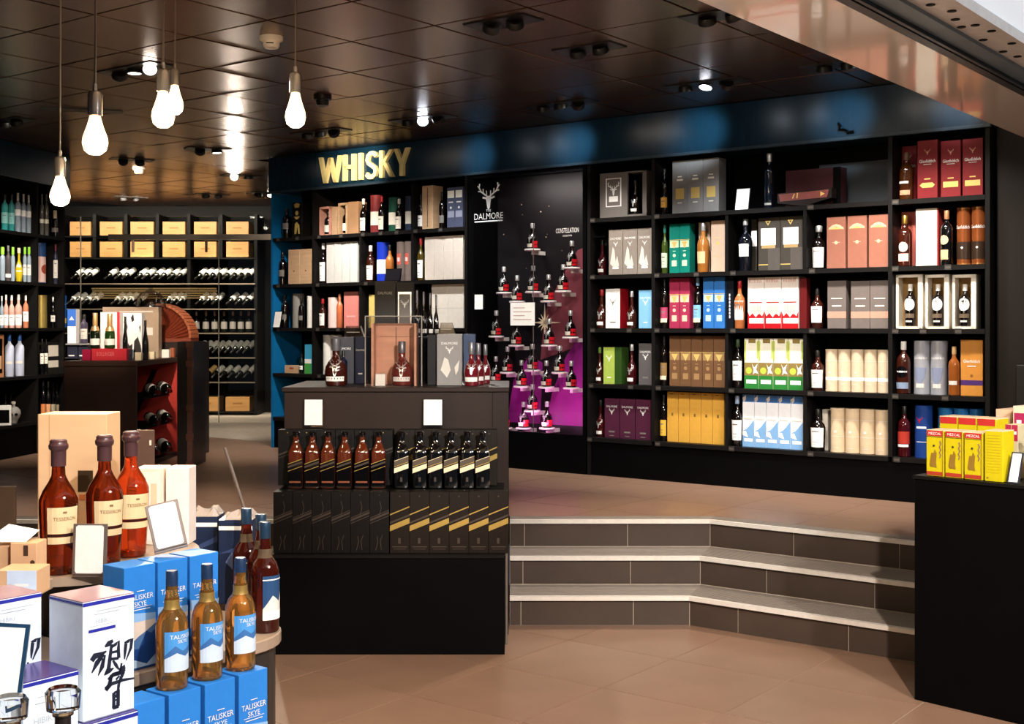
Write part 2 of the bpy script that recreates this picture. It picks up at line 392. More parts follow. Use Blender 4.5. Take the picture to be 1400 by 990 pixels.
for k, (q, z, jx, jr) in enumerate(((0, .157, 866, 1009), (.305, .314, 862, 1048), (.61, ZP, 858, 1085))):
    blk = MB(); q1 = q+.33 if k < 2 else q+.14
    strip(blk, q+.002, q1, 0, z-.02, xr); blk.box(-4.8, stand_l, Q0+q+.002, Q0+q1, 0, z-.02)
    st = struct('entrance_step', blk.mesh('entrance_step', GROUT, False))
    x = (jx-CX)/F*(Q0+q); c = cn(q)
    xs = [x-.6*i for i in range(0, 3) if x-.6*i > xr]; cuts = [c.x]+xs+[xr]
    for a, b in zip(cuts, cuts[1:]): part('riser_tile', MB().box(b+.002, a-.002, Q0+q, Q0+q+.014, (ZS[k-1] if k else 0)+.002, z-.022), RISER, st, smooth=False)
    for i in range(6): part('riser_tile', MB().box(stand_l-.6*i-.596, stand_l-.6*i-.002, Q0+q, Q0+q+.014, (ZS[k-1] if k else 0)+.002, z-.022), RISER, st, smooth=False)
    fr = Frame(c, TH); s = fr.s_at(jr, 0); cuts = [0, s]+[s+.6*i for i in range(1, 5)]
    for a, b in zip(cuts, cuts[1:]):
        part('riser_tile', MB().box(a+.002, b-.002, 0, .014, (ZS[k-1] if k else 0)+.002, z-.022), RISER, st, (c.x, c.y, 0), TH, smooth=False)
    dep = .305 if k < 2 else .13
    tr = MB(); strip(tr, q-.012, q+dep, z-.02, z-.004, xr); tr.box(-4.8, stand_l, Q0+q-.012, Q0+q+dep, z-.02, z-.004)
    part('tread', tr, M('tread', '#5c534c', .45, var=.08, scale=8), st, smooth=False)
    nb = MB(); strip(nb, q-.02, q+.012, z-.022, z, xr); nb.box(-4.8, stand_l, Q0+q-.02, Q0+q+.012, z-.022, z)
    part('nosing', nb, ALU, st, smooth=False)
    rb = MB(); nr = 10 if k < 2 else 4
    for i in range(nr):
        qq = q+.03+i*.0265; strip(rb, qq, qq+.013, z-.004, z+.0005, xr); rb.box(-4.8, stand_l, Q0+qq, Q0+qq+.013, z-.004, z+.0005)
    tag(part('tread_rib', rb, M('rib_metal', '#958b82', .4, .2), st, smooth=False), None, None, kind='stuff')
QP = .74
raised = struct('floor_raised', MB().prism([(-6.2, Q0+QP), tuple(cn(QP)), tuple(cn(QP)+EAX*3.2), (6.2, 9.5), (6.2, 16.6), (-6.2, 16.6)], .3, ZP-.0025).mesh('floor_raised', GROUT, False))
crP = nR.dot(cn(QP)); bn = Vector((1, -T2)).normalized(); bc = bn.dot(cn(0)); vwall = WF.o.dot(VAX)
def up(p):
    out = []
    p = clip(p, (0, 1), 16.3) if p else p; p = clip(p, (-1, 0), 6.1) if p else p; p = clip(p, (1, 0), 5) if p else p
    if not p: return []
    a = clip(p, tuple(bn), bc); a = clip(a, (0, -1), -(Q0+QP)) if a else a
    b = clip(p, (-bn.x, -bn.y), -bc); b = clip(b, (-nR.x, -nR.y), -crP) if b else b
    for q in (a, b):
        if q and len(q) > 2:
            if min(VAX.x*x+VAX.y*y for x, y in q) > vwall+.1: continue
            m = sum(x for x, y in q)/len(q)/(sum(y for x, y in q)/len(q))
            if abs(m) < .46: out.append(q)
    return out
tiles(raised, up, ZP, range(-32, 6), range(0, 24), (fe, fv), TILE)
# ---- walls
WALLB = M('dark_wall', '#0b0908', .55, spec=.15, var=.12, scale=3)
struct('wall_back', MB().box(-7.5, 1.2, 16.35, 16.5, ZP, ZC).mesh('wall_back', WALLB, False))
struct('wall_left', MB().box(-6.3, -6.15, 3, 16.4, 0, ZC).mesh('wall_left', WALLB, False))
SR1 = WF.s_at(1356, 0)
struct('wall_right', MB().box(SR1, SR1+2.4, .10, .2, ZP, ZC).mesh('wall_right', M('taupe_wall', '#1f1a17', .5, spec=.2, var=.1, scale=3), False), WF.pt(0, 0), TH)
b0 = WF.s_at(1347, .1)
struct('trim_3', MB().box(SR1+.13, SR1+1.2, .04, .099, ZP, 1.36).mesh('trim_3', M('dark_plinth', '#14110f', .4), False, .004), WF.pt(0, 0), TH)
struct('wall_behind', MB().box(WF.s_at(372, 0)-.06, SR1+.1, .42, .5, ZP, ZC).mesh('wall_behind', WALLB, False), WF.pt(0, 0), TH)
# ---- header fascia over the whisky shelves
S0, S1 = WF.s_at(372, 0), WF.s_at(1350, 0)
head = struct('trim_1', MB().box(S0-.03, SR1, -.02, .40, 2.825, ZC-.002).mesh('trim_1', NAVY, False, .004), WF.pt(0, 0), TH)
part('trim_lip', MB().box(S0-.03, SR1, -.03, .0, 2.815, 2.835), M('lip', '#33414b', .3, .3), head, smooth=False)
part('cable_tie', MB().tube([(WF.s_at(1146, -.03), -.03, 2.93), (WF.s_at(1150, -.03), -.04, 2.905), (WF.s_at(1147, -.03), -.035, 2.89), (WF.s_at(1155, -.03), -.04, 2.885), (WF.s_at(1160, -.03), -.04, 2.87), (WF.s_at(1158, -.03), -.035, 2.86), (WF.s_at(1168, -.03), -.04, 2.865)], .008), BLACK, head)
# ---- entrance portal: glossy soffit, door track, perforated channel, all running towards the shelf wall
SOF = M('glossy_soffit', '#f3e6da', .12, spec=.6, coat=.35, var=.02, scale=2)
def along(e0, e1, z0, z1, v0=-.5, v1=7.84): return [tuple((EAX*e+VAX*v)) for e, v in ((e0, v0), (e1, v0), (e1, v1), (e0, v1))], z0, z1
por = struct('trim_2', MB().prism(*along(-2.08, -1.67, 2.70, ZC+.02)).mesh('trim_2', SOF, False, .003))
DT = M('track_metal', '#667682', .4, .2); DT2 = M('track_dark', '#1d242a', .4, .3)
tr = part('door_track', MB().prism(*along(-1.67, -1.515, 2.685, 2.9)), DT, por, smooth=False)
part('track_groove', MB().prism(*along(-1.66, -1.62, 2.67, 2.686)), DT2, tr, smooth=False)
part('track_groove', MB().prism(*along(-1.61, -1.595, 2.67, 2.686)), DT2, tr, smooth=False)
pc = part('perforated_channel', MB().prism(*along(-1.515, -1.385, 2.70, 2.9)), M('pale_metal', '#e6e2e0', .4, .3), por, smooth=False)
holes = MB(); random.seed(3)
for v in range(0, 26):
    for r in (0, 1):
        if (v*7+r*3) % 5 < 3:
            p = EAX*(-1.49+.05*r+(v % 2)*.02)+VAX*(2.6+v*.13)
            holes.lathe([(0, 0), (.016, 0), (.016, -.003), (0, -.003)], 10, (p.x, p.y, 2.6995))
tag(part('slot', holes, BLACK, pc), None, None, kind='stuff')
wp = part('light_box', MB().prism(*along(-1.385, -.7, 2.74, 2.95)), M('white_panel', '#dfe9f2', .35, emit=.55, var=.02), por, smooth=False)
h2 = MB()
for v in range(14):
    p = EAX*(-1.34+.03*(v % 3))+VAX*(3.0+v*.09); h2.lathe([(0, 0), (.011, 0), (.011, -.003), (0, -.003)], 8, (p.x, p.y, 2.7395))
tag(part('slot', h2, BLACK, wp), None, None, kind='stuff')
# ================================================================== whisky shelving
RZ = [2.405, 1.978, 1.578, 1.16, .755]           # shelf tops, top row first
TOPZ = 2.82
def shelving(name, label, cols, spans, partial, left_blue=False):
    u = empty(name, WF.pt(0, 0), TH, label, 'shelving')
    a, b = WF.s_at(cols[0], 0), WF.s_at(cols[-1], 0)
    part('back_panel', MB().box(a, b, .36, .38, ZP, TOPZ), BLACK, u, smooth=False)
    part('base', MB().box(a, b, .012, .35, ZP, RZ[4]-.035), BLACK, u, smooth=False)
    ct = {}
    for i, px in enumerate(cols):
        s = WF.s_at(px, 0); blue = left_blue and i == 0
        part('divider', MB().box(s-.014, s+.014, 0, .36, ZP if px in (cols[0], cols[-1]) else RZ[4], TOPZ), BLUE if blue else EDGE, u, smooth=False)
    for px, rows in partial:
        s = WF.s_at(px, 0)
        for r in rows: part('divider', MB().box(s-.012, s+.012, .004, .36, RZ[r], (RZ[r-1] if r else TOPZ)-.03), EDGE, u, smooth=False)
    for x0, x1 in spans:
        for z in RZ: part('shelf', MB().box(WF.s_at(x0, 0)+.014, WF.s_at(x1, 0)-.014, -.004, .36, z-.03, z), EDGE, u, smooth=False)
    return u
shelving('wall_shelving', 'black whisky shelving under the WHISKY sign with a blue end panel', [372, 428, 637], [(372, 428), (428, 637)], [(563, (0, 1, 2, 3)), (492, (1, 2, 3, 4))], True)
shelving('wall_shelving', 'long black whisky shelving between the glass case and the taupe wall', [805, 893, 1217, 1350], [(805, 893), (893, 1217), (1217, 1350)], [(993, (1, 3, 4)), (1100, (1, 3, 4))])
RN = ['top', 'second', 'third', 'fourth', 'lowest']
# ---- price tag holders on the shelf fronts
clear = pane_mat('clear_acrylic', (.8, .8, .8), .18); tagp = M('tag_paper', '#2b2724', .4)
tagkit = [('price_tag', MB().box(-.022, .022, -.006, -.002, -.03, .004).mesh('price_tag', tagp, False), None),
          ('tag_insert', MB().box(-.018, .018, -.0066, -.006, -.022, -.006).mesh('tag_insert', M('tag_insert', '#4a443e', .5), False), 0)]
for r, pxs in enumerate(([810, 898, 1108, 1224], [810, 898, 952, 1002, 1110, 1224, 1296], [810, 860, 898, 955, 1002, 1110, 1224, 1262, 1310], [808, 862, 900, 1000, 1108, 1224, 1292], [806, 899, 1000, 1108, 1226])):
    for i, px in enumerate(pxs): put(tagkit, 'price_tag', WF.pt(WF.s_at(px, -.01), -.004, RZ[r]-.002), TH, nth('price tag on the %s shelf of the long shelving' % RN[r], i, len(pxs), 'the glass case'), 'price tag', 'price tags on the long shelving')
for r, pxs in enumerate(([380, 406, 436, 466, 496, 520, 542, 568, 602], [380, 434, 500], [380, 434, 462], [436])):
    for i, px in enumerate(pxs): put(tagkit, 'price_tag', WF.pt(WF.s_at(px, -.01), -.004, RZ[r]-.002), TH, nth('price tag on the %s shelf under the sign' % RN[r], i, len(pxs), 'the blue panel'), 'price tag', 'price tags under the sign')
# ---- WHISKY sign
sign = empty('shop_sign', WF.pt(0, 0), TH, 'pale gold WHISKY letters mounted on the dark blue fascia', 'sign')
LG = M('sign_gold', '#f3e09a', .4, 0, var=.03)
def letter(ch, px0, px1):
    x0, x1 = WF.s_at(px0, -.06), WF.s_at(px1, -.06); W = x1-x0; z0, hh = 2.862, .232; mb = MB(); q = .043
    def seg(a, b, wd=q):
        (ax, az), (bx, bz) = a, b
        mb.xprism([(x0+ax*W-wd/2, z0+az*hh), (x0+ax*W+wd/2, z0+az*hh), (x0+bx*W+wd/2, z0+bz*hh), (x0+bx*W-wd/2, z0+bz*hh)], -.05, -.022)
    h = q/2/W
    if ch == 'W':
        for a, b in (((h, 1), (.28, 0)), ((.28, 0), (.5, .95)), ((.5, .95), (.72, 0)), ((.72, 0), (1-h, 1))): seg(a, b, .039)
    elif ch == 'H':
        seg((h, 0), (h, 1)); seg((1-h, 0), (1-h, 1)); mb.box(x0+.01, x1-.01, -.05, -.022, z0+hh*.44, z0+hh*.60)
    elif ch == 'I': seg((.5, 0), (.5, 1))
    elif ch == 'K': seg((h, 0), (h, 1)); seg((h, .42), (1-h, 1)); seg((.38, .55), (1-h*.9, 0))
    elif ch == 'Y': seg((.5, 0), (.5, .5)); seg((.5, .42), (h, 1)); seg((.5, .42), (1-h, 1))
    elif ch == 'S':
        pts = [(.88, .80), (.80, .90), (.62, .945), (.42, .93), (.25, .84), (.2, .70), (.28, .59), (.5, .50), (.74, .40), (.83, .27), (.75, .13), (.55, .06), (.33, .07), (.12, .19)]
        vs, fs = stroke2d([(x0+x*W, z0+z*hh) for x, z in pts], .039); n = len(vs)
        mb.add([(x, -.05, z) for x, z in vs]+[(x, -.022, z) for x, z in vs], fs+[tuple(i+n for i in reversed(f)) for f in fs]+[(2*i, 2*i+2, n+2*i+2, n+2*i) for i in range(len(pts)-1)]+[(2*i+1, n+2*i+1, n+2*i+3, 2*i+3) for i in range(len(pts)-1)])
    part('letter', mb, LG, sign, smooth=False)
for ch, a, b in (('W', 434, 465), ('H', 467, 484), ('I', 487, 495), ('S', 497, 515), ('K', 517, 536), ('Y', 537, 558)): letter(ch, a, b)
# ================================================================== ceiling fixtures
HB = M('lamp_housing', '#1a1817', .4, .3); LENS = M('lamp_lens', '#ffffff', .3, emit=16, ecol='#fff2e2', var=0); LENSC = M('lamp_lens_cool', '#ffffff', .3, emit=22, ecol='#e6f0ff', var=0)
CHROME = M('lamp_reflector', '#cfcac4', .15, .9)
def fixture(p, aims, label, group=None, cool=False, rz=TH):
    """aims: (target, power, cone degrees, colour)"""
    n = len(aims); L = .09+.15*n
    root = empty('ceiling_spotlight', (p[0], p[1], ZC), rz, label, 'spotlight', group)
    fr = MB().box(-L/2, L/2, -.09, .09, -.006, .0)
    part('trim_plate', fr, HB, root, smooth=False)
    ex = Vector((cos(rz), sin(rz)))
    for i, (tgt, pw, deg, col) in enumerate(aims):
        off = (i-(n-1)/2)*.15; wp = Vector((p[0]+ex.x*off, p[1]+ex.y*off, ZC-.05)); d = (Vector(tgt)-wp).normalized()
        d2 = (d+Vector((0, 0, -.25))).normalized(); q = d2.to_track_quat('-Z', 'Y').to_euler()
        me = MB().lathe([(.02, .02), (.04, .02), (.046, .005), (.048, -.016), (.042, -.016), (.038, -.004), (0, -.004)], 18).mesh('lamp_head', HB)
        hd = link('lamp_head', me, root); hd.rotation_euler = (0, 0, 0)
        hd.matrix_local = Matrix.Translation((off, 0, -.016)) @ Matrix.Rotation(-rz, 4, 'Z') @ q.to_matrix().to_4x4()
        le = link('lens', MB().lathe([(0, -.006), (.038, -.006), (.038, -.012), (0, -.014)], 18).mesh('lens', LENSC if cool else LENS), hd)
        lo = spot('spot_light', wp+d*.08, tgt, pw, deg, col)
    return root
WARM, NEUT, COOL, SKY = (1, .86, .70), (1, .94, .87), (.90, .95, 1), (.75, .90, 1)
lab_w = 'twin recessed ceiling spotlight in a black tray above the whisky shelving'
def tw(px, t=.0, z=1.3): return WF.pt(WF.s_at(px, 0), t, z)
PW = 1.0
def wallfix(px, py, aims, label=lab_w, cool=False, group=None):
    p = gp(px, py, ZC); return fixture(p, aims, label, group, cool)
wallfix(438, 180, [(tw(405, .1, 1.3), 78, 80, NEUT), (tw(480, .1, 1.5), 78, 80, NEUT), (tw(495, -.02, 2.98), 85, 50, WARM)], 'black recessed spotlight tray in front of the WHISKY sign')
wallfix(578, 162, [(tw(600, .1, 1.5), 78, 80, COOL), (gp(560, 530, 1.28), 280, 40, NEUT), (tw(655, 0, 2.95), 44, 30, SKY)], 'bright recessed spotlight tray beside the WHISKY sign', True)
wallfix(766, 142, [(tw(720, .1, 1.6), 45, 60, NEUT), (tw(850, .1, 1.3), 84, 80, NEUT), (tw(785, 0, 2.95), 70, 30, SKY)], 'recessed spotlight tray above the glass display case')
wallfix(965, 114, [(tw(1000, .1, 1.3), 84, 85, COOL), (gp(800, 800, .15), 200, 60, WARM), (tw(955, 0, 2.95), 82, 30, SKY)], 'bright recessed spotlight tray above the wide shelving bay', True)
p = WF.pt(WF.s_at(1160, -.8), -.8); fixture(p, [(tw(1120, .1, 1.2), 84, 85, NEUT), (tw(1240, .1, 1.4), 78, 80, NEUT), (tw(1155, 0, 2.95), 64, 30, SKY)], 'recessed spotlight tray near the glossy soffit, above the dark top shelf')
p = WF.pt(WF.s_at(1300, -.8)-.1, -.8); fixture(p, [(tw(1300, .1, 1.3), 84, 85, NEUT), (tw(1310, 0, 2.95), 38, 30, SKY)], 'recessed spotlight tray above the burgundy cartons')
for (px, py, a, b), lab_m in zip(((688, 30, 560, 700), (805, 66, 860, 960), (985, 20, 1060, 1260)), ('dark recessed spotlight tray over the display stand', 'dark recessed spotlight tray over the steps', 'dark recessed spotlight tray touching the glossy soffit')):
    p = gp(px, py, ZC); fixture(p, [(tw(a, .1, 1.0), 92, 50, NEUT), (tw(b, .1, 1.1), 92, 50, NEUT)], lab_m)
p = gp(184, 94, ZC); fixture(p, [(gp(150, 475, 1.4), 480, 40, WARM), ((-2.2, 7.5, 0), 160, 70, WARM), (gp(130, 700, 1.0), 260, 50, WARM)], 'triple recessed ceiling spotlight behind the paired pendant bulbs')
lab_f = 'twin recessed ceiling spotlight over the floor in front of the wine racks'
for (px, py, tg), lab_f in zip(((180, 218, (gp(60, 450, 1.3), gp(150, 480, 1.3))), (285, 204, (gp(240, 500, 1.0), gp(330, 620, ZP))), (330, 240, (gp(310, 440, 1.5), (-2.6, 13.5, ZP))), (178, 270, ((-4.6, 15.8, 1.9), (-4.2, 15.8, 1.7))), (290, 266, ((-3.6, 15.8, 1.9), (-3.3, 15.8, 1.6))), (362, 264, ((-3.2, 15.8, 1.7), (-2.8, 13, ZP)))), ('twin spotlight tray above the spirits shelving bay by the cabinet', 'twin spotlight tray above the fan topped trunk', 'bright twin spotlight tray before the fascia end', 'twin spotlight tray above the first wine crates', 'twin spotlight tray above the middle wine crates', 'twin spotlight tray in the passage beside the framed picture')):
    p = gp(px, py, ZC); fixture(p, [(tg[0], 120, 55, WARM), (tg[1], 55, 55, WARM)], lab_f, rz=.5)
p = gp(15, 165, ZC); fixture(p, [(LF.pt(.2, 0, 1.4), 90, 60, NEUT), (LF.pt(.8, 0, 1.4), 90, 60, NEUT)], 'twin recessed ceiling spotlight above the spirits shelving')
p = gp(112, 150, ZC); part('vent', MB().box(-.28, .28, -.06, .06, -.008, 0), HB, empty('ceiling_vent', (p.x, p.y, ZC), .3, 'dark slot vent set into a bronze ceiling tile', 'vent'))
# smoke detectors
DW = M('detector_white', '#e8d9c8', .4, var=.02)
for px, py, lb, m_ in ((371, 50, 'white round smoke detector beside a pendant bulb cord', DW), (190, 229, 'white round smoke detector near the wine racks', DW), (441, 132, 'black round motion sensor on the ceiling beside the warm pendant bulb', HB)):
    p = gp(px, py, ZC); root = empty('smoke_detector', (p.x, p.y, ZC), 0, lb, 'detector')
    part('base', MB().lathe([(0, 0), (.062, 0), (.062, -.02), (.056, -.025), (0, -.025)], 20), m_, root)
    part('sensor_cap', MB().lathe([(.045, -.025), (.044, -.05), (.036, -.062), (0, -.064)], 20), m_, root)
    part('slot', MB().box(-.02, .02, -.0465, -.043, -.046, -.041), BLACK, root, smooth=False)
# pendant bulbs
BULB = M('bulb_glass', '#ffffff', .2, emit=5, ecol='#ffd09a', var=0); SOCK = M('socket_chrome', '#a89f97', .25, .8); CORD = M('cord', '#4a3c32', .6)
FIL = M('filament', '#ffffff', .3, emit=60, ecol='#ffe2b0', var=0)
for px, pb, pt_, wd, lb in ((130, 212, 157, 34, 'teardrop pendant bulb in chrome socket on a pale cord'), (82, 282, 240, 27, 'teardrop pendant bulb hanging lowest, before the spirits shelving'), (223, 175, 124, 31, 'teardrop pendant bulb on a thin cord in front of its twin'), (239, 157, 116, 23, 'teardrop pendant bulb half hidden behind its twin'), (404, 175, 126, 28, 'teardrop pendant bulb hanging beside the WHISKY sign')):
    d = .064*F/wd; z0 = H-(pb-HY)*d/F; hb = (pb-pt_)*d/F; X = (px-CX)/F*d
    root = empty('pendant_lamp', (X, d, z0), 0, lb, 'lamp')
    R = .032
    part('bulb', MB().lathe([(0, 0), (R*.45, hb*.02), (R*.85, hb*.12), (R, hb*.3), (R*.93, hb*.45), (R*.62, hb*.72), (R*.42, hb*.95), (R*.38, hb)], 20), BULB, root)
    part('socket', MB().lathe([(R*.5, hb-.004), (R*.58, hb-.002), (R*.58, hb+.05), (R*.5, hb+.058), (R*.2, hb+.062), (R*.16, hb+.08), (0, hb+.081)], 18), SOCK, root)
    part('cord', MB().tube([(0, 0, hb+.07), (.002, 0, (hb+ZC-z0)/2), (0, 0, ZC-z0)], .0026), CORD, root)
    part('ceiling_rose', MB().lathe([(0, ZC-z0-.03), (.03, ZC-z0-.028), (.05, ZC-z0-.002), (0, ZC-z0-.001)], 16), SOCK, root)
    l = bpy.data.lights.new('bulb_light', 'POINT'); l.energy = 14; l.color = (1, .78, .5); l.shadow_soft_size = .05
    lo = bpy.data.objects.new('bulb_light', l); C.objects.link(lo); lo.location = (X, d-.0, z0-.06)
# ================================================================== goods on the whisky wall
DK = '#1a0d08'
dark = gloss('#0c0605'); amber = gloss('#34130a'); red = gloss('#38080c'); clearw = gloss('#c9c4bb'); honey = gloss('#a8682a'); blk = gloss('#08080a')
capb = M('cap_black', '#15130f', .35); capg = GOLD(); caps = SILV(); capr = M('cap_red', '#a81e22', .4); capw = M('cap_white', '#e6e2da', .4)
CRE = paper('#f0e8d6'); WHT = WHITE(); INK = M('ink', '#2a2522', .6, var=0); GLD = GOLD(); SLV = SILV(); OFF = paper('#d8d2c8'); LGOLD = M('print_gold', '#e0c070', .4, .3, var=.02)
WMK = M('print_white', '#f2f0ec', .5, var=0); DGR = M('print_grey', '#77716b', .5, var=0); RED = paper('#b3161d', 'print_red'); CRM = paper('#ead9b8')
def dal_pr(lab=WHT): return [('s', .5, .36, 1.0, SLV), ('r', .12, .88, .08, .17, lab)]
def lab_pr(m=WHT, z0=.12, z1=.48, x0=-.1, x1=1.1, ink=True):
    p = [('r', x0, x1, z0, z1, m)]
    if ink: p += [('r', .25, .75, z1-.10, z1-.075, DGR), ('r', .3, .7, z0+.12, z0+.13, DGR), ('r', .35, .65, z0+.06, z0+.068, DGR)]
    return p
DIVS = {id(WF): [(WF.s_at(p, 0), None) for p in (372, 428, 637, 805, 893, 1217, 1350)]+[(WF.s_at(p, 0), r) for p, r in ((563, (0, 1, 2, 3)), (492, (1, 2, 3, 4)), (993, (1, 3, 4)), (1100, (1, 3, 4)))],
        id(LF): [(LF.s_at(51.5, 0), None), (LF.s_at(88, 0), None)]}
def clear_of(fr, s, half, z):                    # keep a thing off the shelf dividers
    for sd, rows in DIVS.get(id(fr), ()):
        if rows is not None and not any(abs(RZ[r]-z) < .05 for r in rows): continue
        m = half+.0165
        if abs(s-sd) < m: s = sd+(m if s >= sd else -m)
    return s
def roomy(z): return .385 if z > 2.3 else .364
def sb(fr, z, style, px0, px1, pt, label, gm=dark, cap=capb, pr=(), t=.05, name='whisky_bottle', cat='bottle', key=None, group=None, rz=None, **kw):
    px = (px0+px1)/2; r = (px1-px0)*fr.mpp(px, t)/2; tc = t+r; h = fr.z_at(px, pt, tc)-z
    h = max(.1, min(h, roomy(z))); r = min(r, h*.24)
    k = bottle(style, h, r, gm, cap, pr, key=key or label, **kw)
    return put(k, name, fr.pt(clear_of(fr, fr.s_at(px, tc), r*1.02, z), tc, z), fr.th if rz is None else rz, label, cat, group)
def cb(fr, z, px0, px1, n, pt, label, mat, pr=(), t=.06, d=None, gap=.003, name='whisky_carton', cat='box', side=(), lid=None, lid_h=0, maxh=.385, key=None, group=None, frm='its bottle', rev=False):
    s0, s1 = fr.s_at(px0, t), fr.s_at(px1, t); W = (s1-s0)/n; wd = W-gap
    sm = (s0+s1)/2; dl = clear_of(fr, sm, (s1-s0)/2, z)-sm; s0 += dl; s1 += dl
    h = min(maxh, roomy(z) if maxh == .385 and fr in (WF, LF) else 9, fr.z_at((px0+px1)/2, pt, t)-z); d = d or max(.06, min(.11, wd))
    k = carton(wd, d, h, mat, pr, side, lid, lid_h, key=key or label)
    for i in range(n): put(k, name, fr.pt(s0+W*(i+.5), t+d/2, z), fr.th, nth(label, i, n, frm, rev), cat, group or (label if n > 1 else None))
def tb(fr, z, px0, px1, n, pt, label, mat, pr=(), t=.06, lid=None, name='gift_tube', cat='tube', key=None, gap=.003, foot=None, frm='its bottle'):
    s0, s1 = fr.s_at(px0, t), fr.s_at(px1, t); W = (s1-s0)/n; r = (W-gap)/2
    r = min(r, .055)
    h = min(roomy(z), fr.z_at((px0+px1)/2, pt, t+r)-z); k = tube_kit(r, h, mat, pr, lid, foot, key or label)
    for i in range(n): put(k, name, fr.pt(s0+W*(i+.5), t+r, z), fr.th, nth(label, i, n, frm), cat, label if n > 1 else None)
R1, R2, R3, R4, R5 = RZ
W_ = WF
# ---- bay beside the glass case
def open_case(fr, z, px0, pxm, px1, pt, t, label):
    s0, sm, s1 = fr.s_at(px0, t), fr.s_at(pxm, t), fr.s_at(px1, t); h = fr.z_at(px0, pt, t)-z
    g = M('case_grey', '#6a645f', .5, var=.05); root = empty('presentation_case', fr.pt(s0, t, z+.0007), fr.th, label, 'box')
    part('door', MB().box(0, sm-s0, 0, .02, 0, h), g, root, smooth=False, bevel=.001)
    b = part('shell', MB().box(sm-s0, s1-s0, .09, .10, 0, h).box(s1-s0-.035, s1-s0, 0, .09, 0, h).box(sm-s0, s1-s0, 0, .09, h-.012, h).box(sm-s0, s1-s0, 0, .09, 0, .02), g, root, smooth=False)
    part('lining', MB().box(sm-s0, s1-s0-.035, .085, .09, .02, h-.012), BLACK, root, smooth=False)
    ps = []; prints([('r', .22, .78, .25, .88, WMK), ('r', .26, .74, .27, .86, g), ('s', .5, .64, .42, WMK), ('r', .34, .66, .36, .48, WMK)], sm-s0, h, flat_map(0, (sm-s0)/2), ps)
    for n_, me, _ in ps: link(n_, me, root)
open_case(W_, R1, 820, 858, 884, 238, .06, 'grey presentation case standing open beside a framed stag door')
sb(W_, R1+.0215, 'dalmore', 862, 876, 247, 'dark bottle with silver stag inside the open grey presentation case', dark, capb, dal_pr(), t=.065)
scv = clear_of(W_, W_.s_at(819.5, .08), .052, R2)
put(bottle('dalmore', .27, .035, red, capb, dal_pr(), key='cover'), 'whisky_bottle', W_.pt(scv, .083, R2+.003), TH, 'stag bottle with white label under a clear acrylic cover', 'bottle')
cov = tag(link('acrylic_cover', MB().box(-.05, .05, -.05, .05, 0, .285).mesh('acrylic_cover', pane_mat('clear_cover', (.93, .93, .93), .03), False), None, W_.pt(scv, .083, R2+.001), TH), 'clear acrylic cover with dark top over a stag bottle', 'cover')
part('cover_top', MB().box(-.051, .051, -.051, .051, .285, .295), BLACK, cov, smooth=False)
cb(W_, R2, 832, 891.5, 3, 313, 'silver grey carton with white stag emblem and figure print', paper('#8c8279'), [('t', 'DALMORE', .5, .8, .05, WMK, .75), ('s', .5, .68, .3, WMK), ('p', [(.1, .25), (.3, .62), (.42, .55), (.5, .3), (.62, .42), (.75, .2), (.5, .12)], OFF), ('r', .28, .72, .13, .17, WMK)], frm='the acrylic cover')
sb(W_, R3, 'dalmore', 811, 826, 396, 'red amber stag bottle beside a red and white carton', amber, capr, dal_pr())
cb(W_, R3, 828, 848, 1, 395, 'white fronted carton with red flanks between two stag bottles', paper('#a01420', 'carton_red'), [('r', 0, 1, 0, 1, WHT), ('s', .5, .66, .4, DGR), ('r', .3, .7, .14, .17, DGR)], d=.12)
sb(W_, R3, 'dalmore', 857, 871, 398, 'stag bottle with pale cap beside the light blue carton', amber, caps, dal_pr())
cb(W_, R3, 873, 892, 1, 397, 'light blue carton with white stag emblem', paper('#7fb6dc'), [('t', 'DALMORE', .5, .8, .05, WMK, .8), ('s', .5, .68, .4, WMK), ('r', .35, .65, .14, .17, WMK)])
sb(W_, R4, 'dalmore', 810.5, 821.5, 475, 'stag bottle with green cap beside the lime green carton', amber, M('cap_green', '#5e7d2c', .4), dal_pr())
cb(W_, R4, 825, 850, 1, 475, 'lime green carton with a dark green half', paper('#2f4a1c', 'carton_dkgreen'), [('r', 0, .62, 0, 1, paper('#a9bf56')), ('s', .31, .7, .34, WMK), ('r', .2, .42, .16, .19, WMK)], d=.1)
sb(W_, R4, 'dalmore', 857, 871, 471, 'stag bottle with silver cap beside the charcoal carton', red, caps, dal_pr())
cb(W_, R4, 873, 892, 1, 470, 'charcoal carton with white stag emblem', paper('#5a5656'), [('t', 'DALMORE', .5, .8, .05, WMK, .8), ('s', .5, .68, .4, WMK), ('r', .3, .7, .16, .2, DGR)])
sb(W_, R5, 'dalmore', 811, 823.5, 547, 'stag bottle beside three plum purple cartons', red, capb, dal_pr())
cb(W_, R5, 826, 890, 3, 546, 'plum purple carton with white stag emblem', paper('#4c2136'), [('t', 'DALMORE', .5, .8, .05, WMK, .8), ('s', .5, .67, .36, WMK), ('r', .3, .7, .14, .18, DGR), ('r', .35, .65, .05, .07, DGR)], gap=.008, frm='the stag bottle')
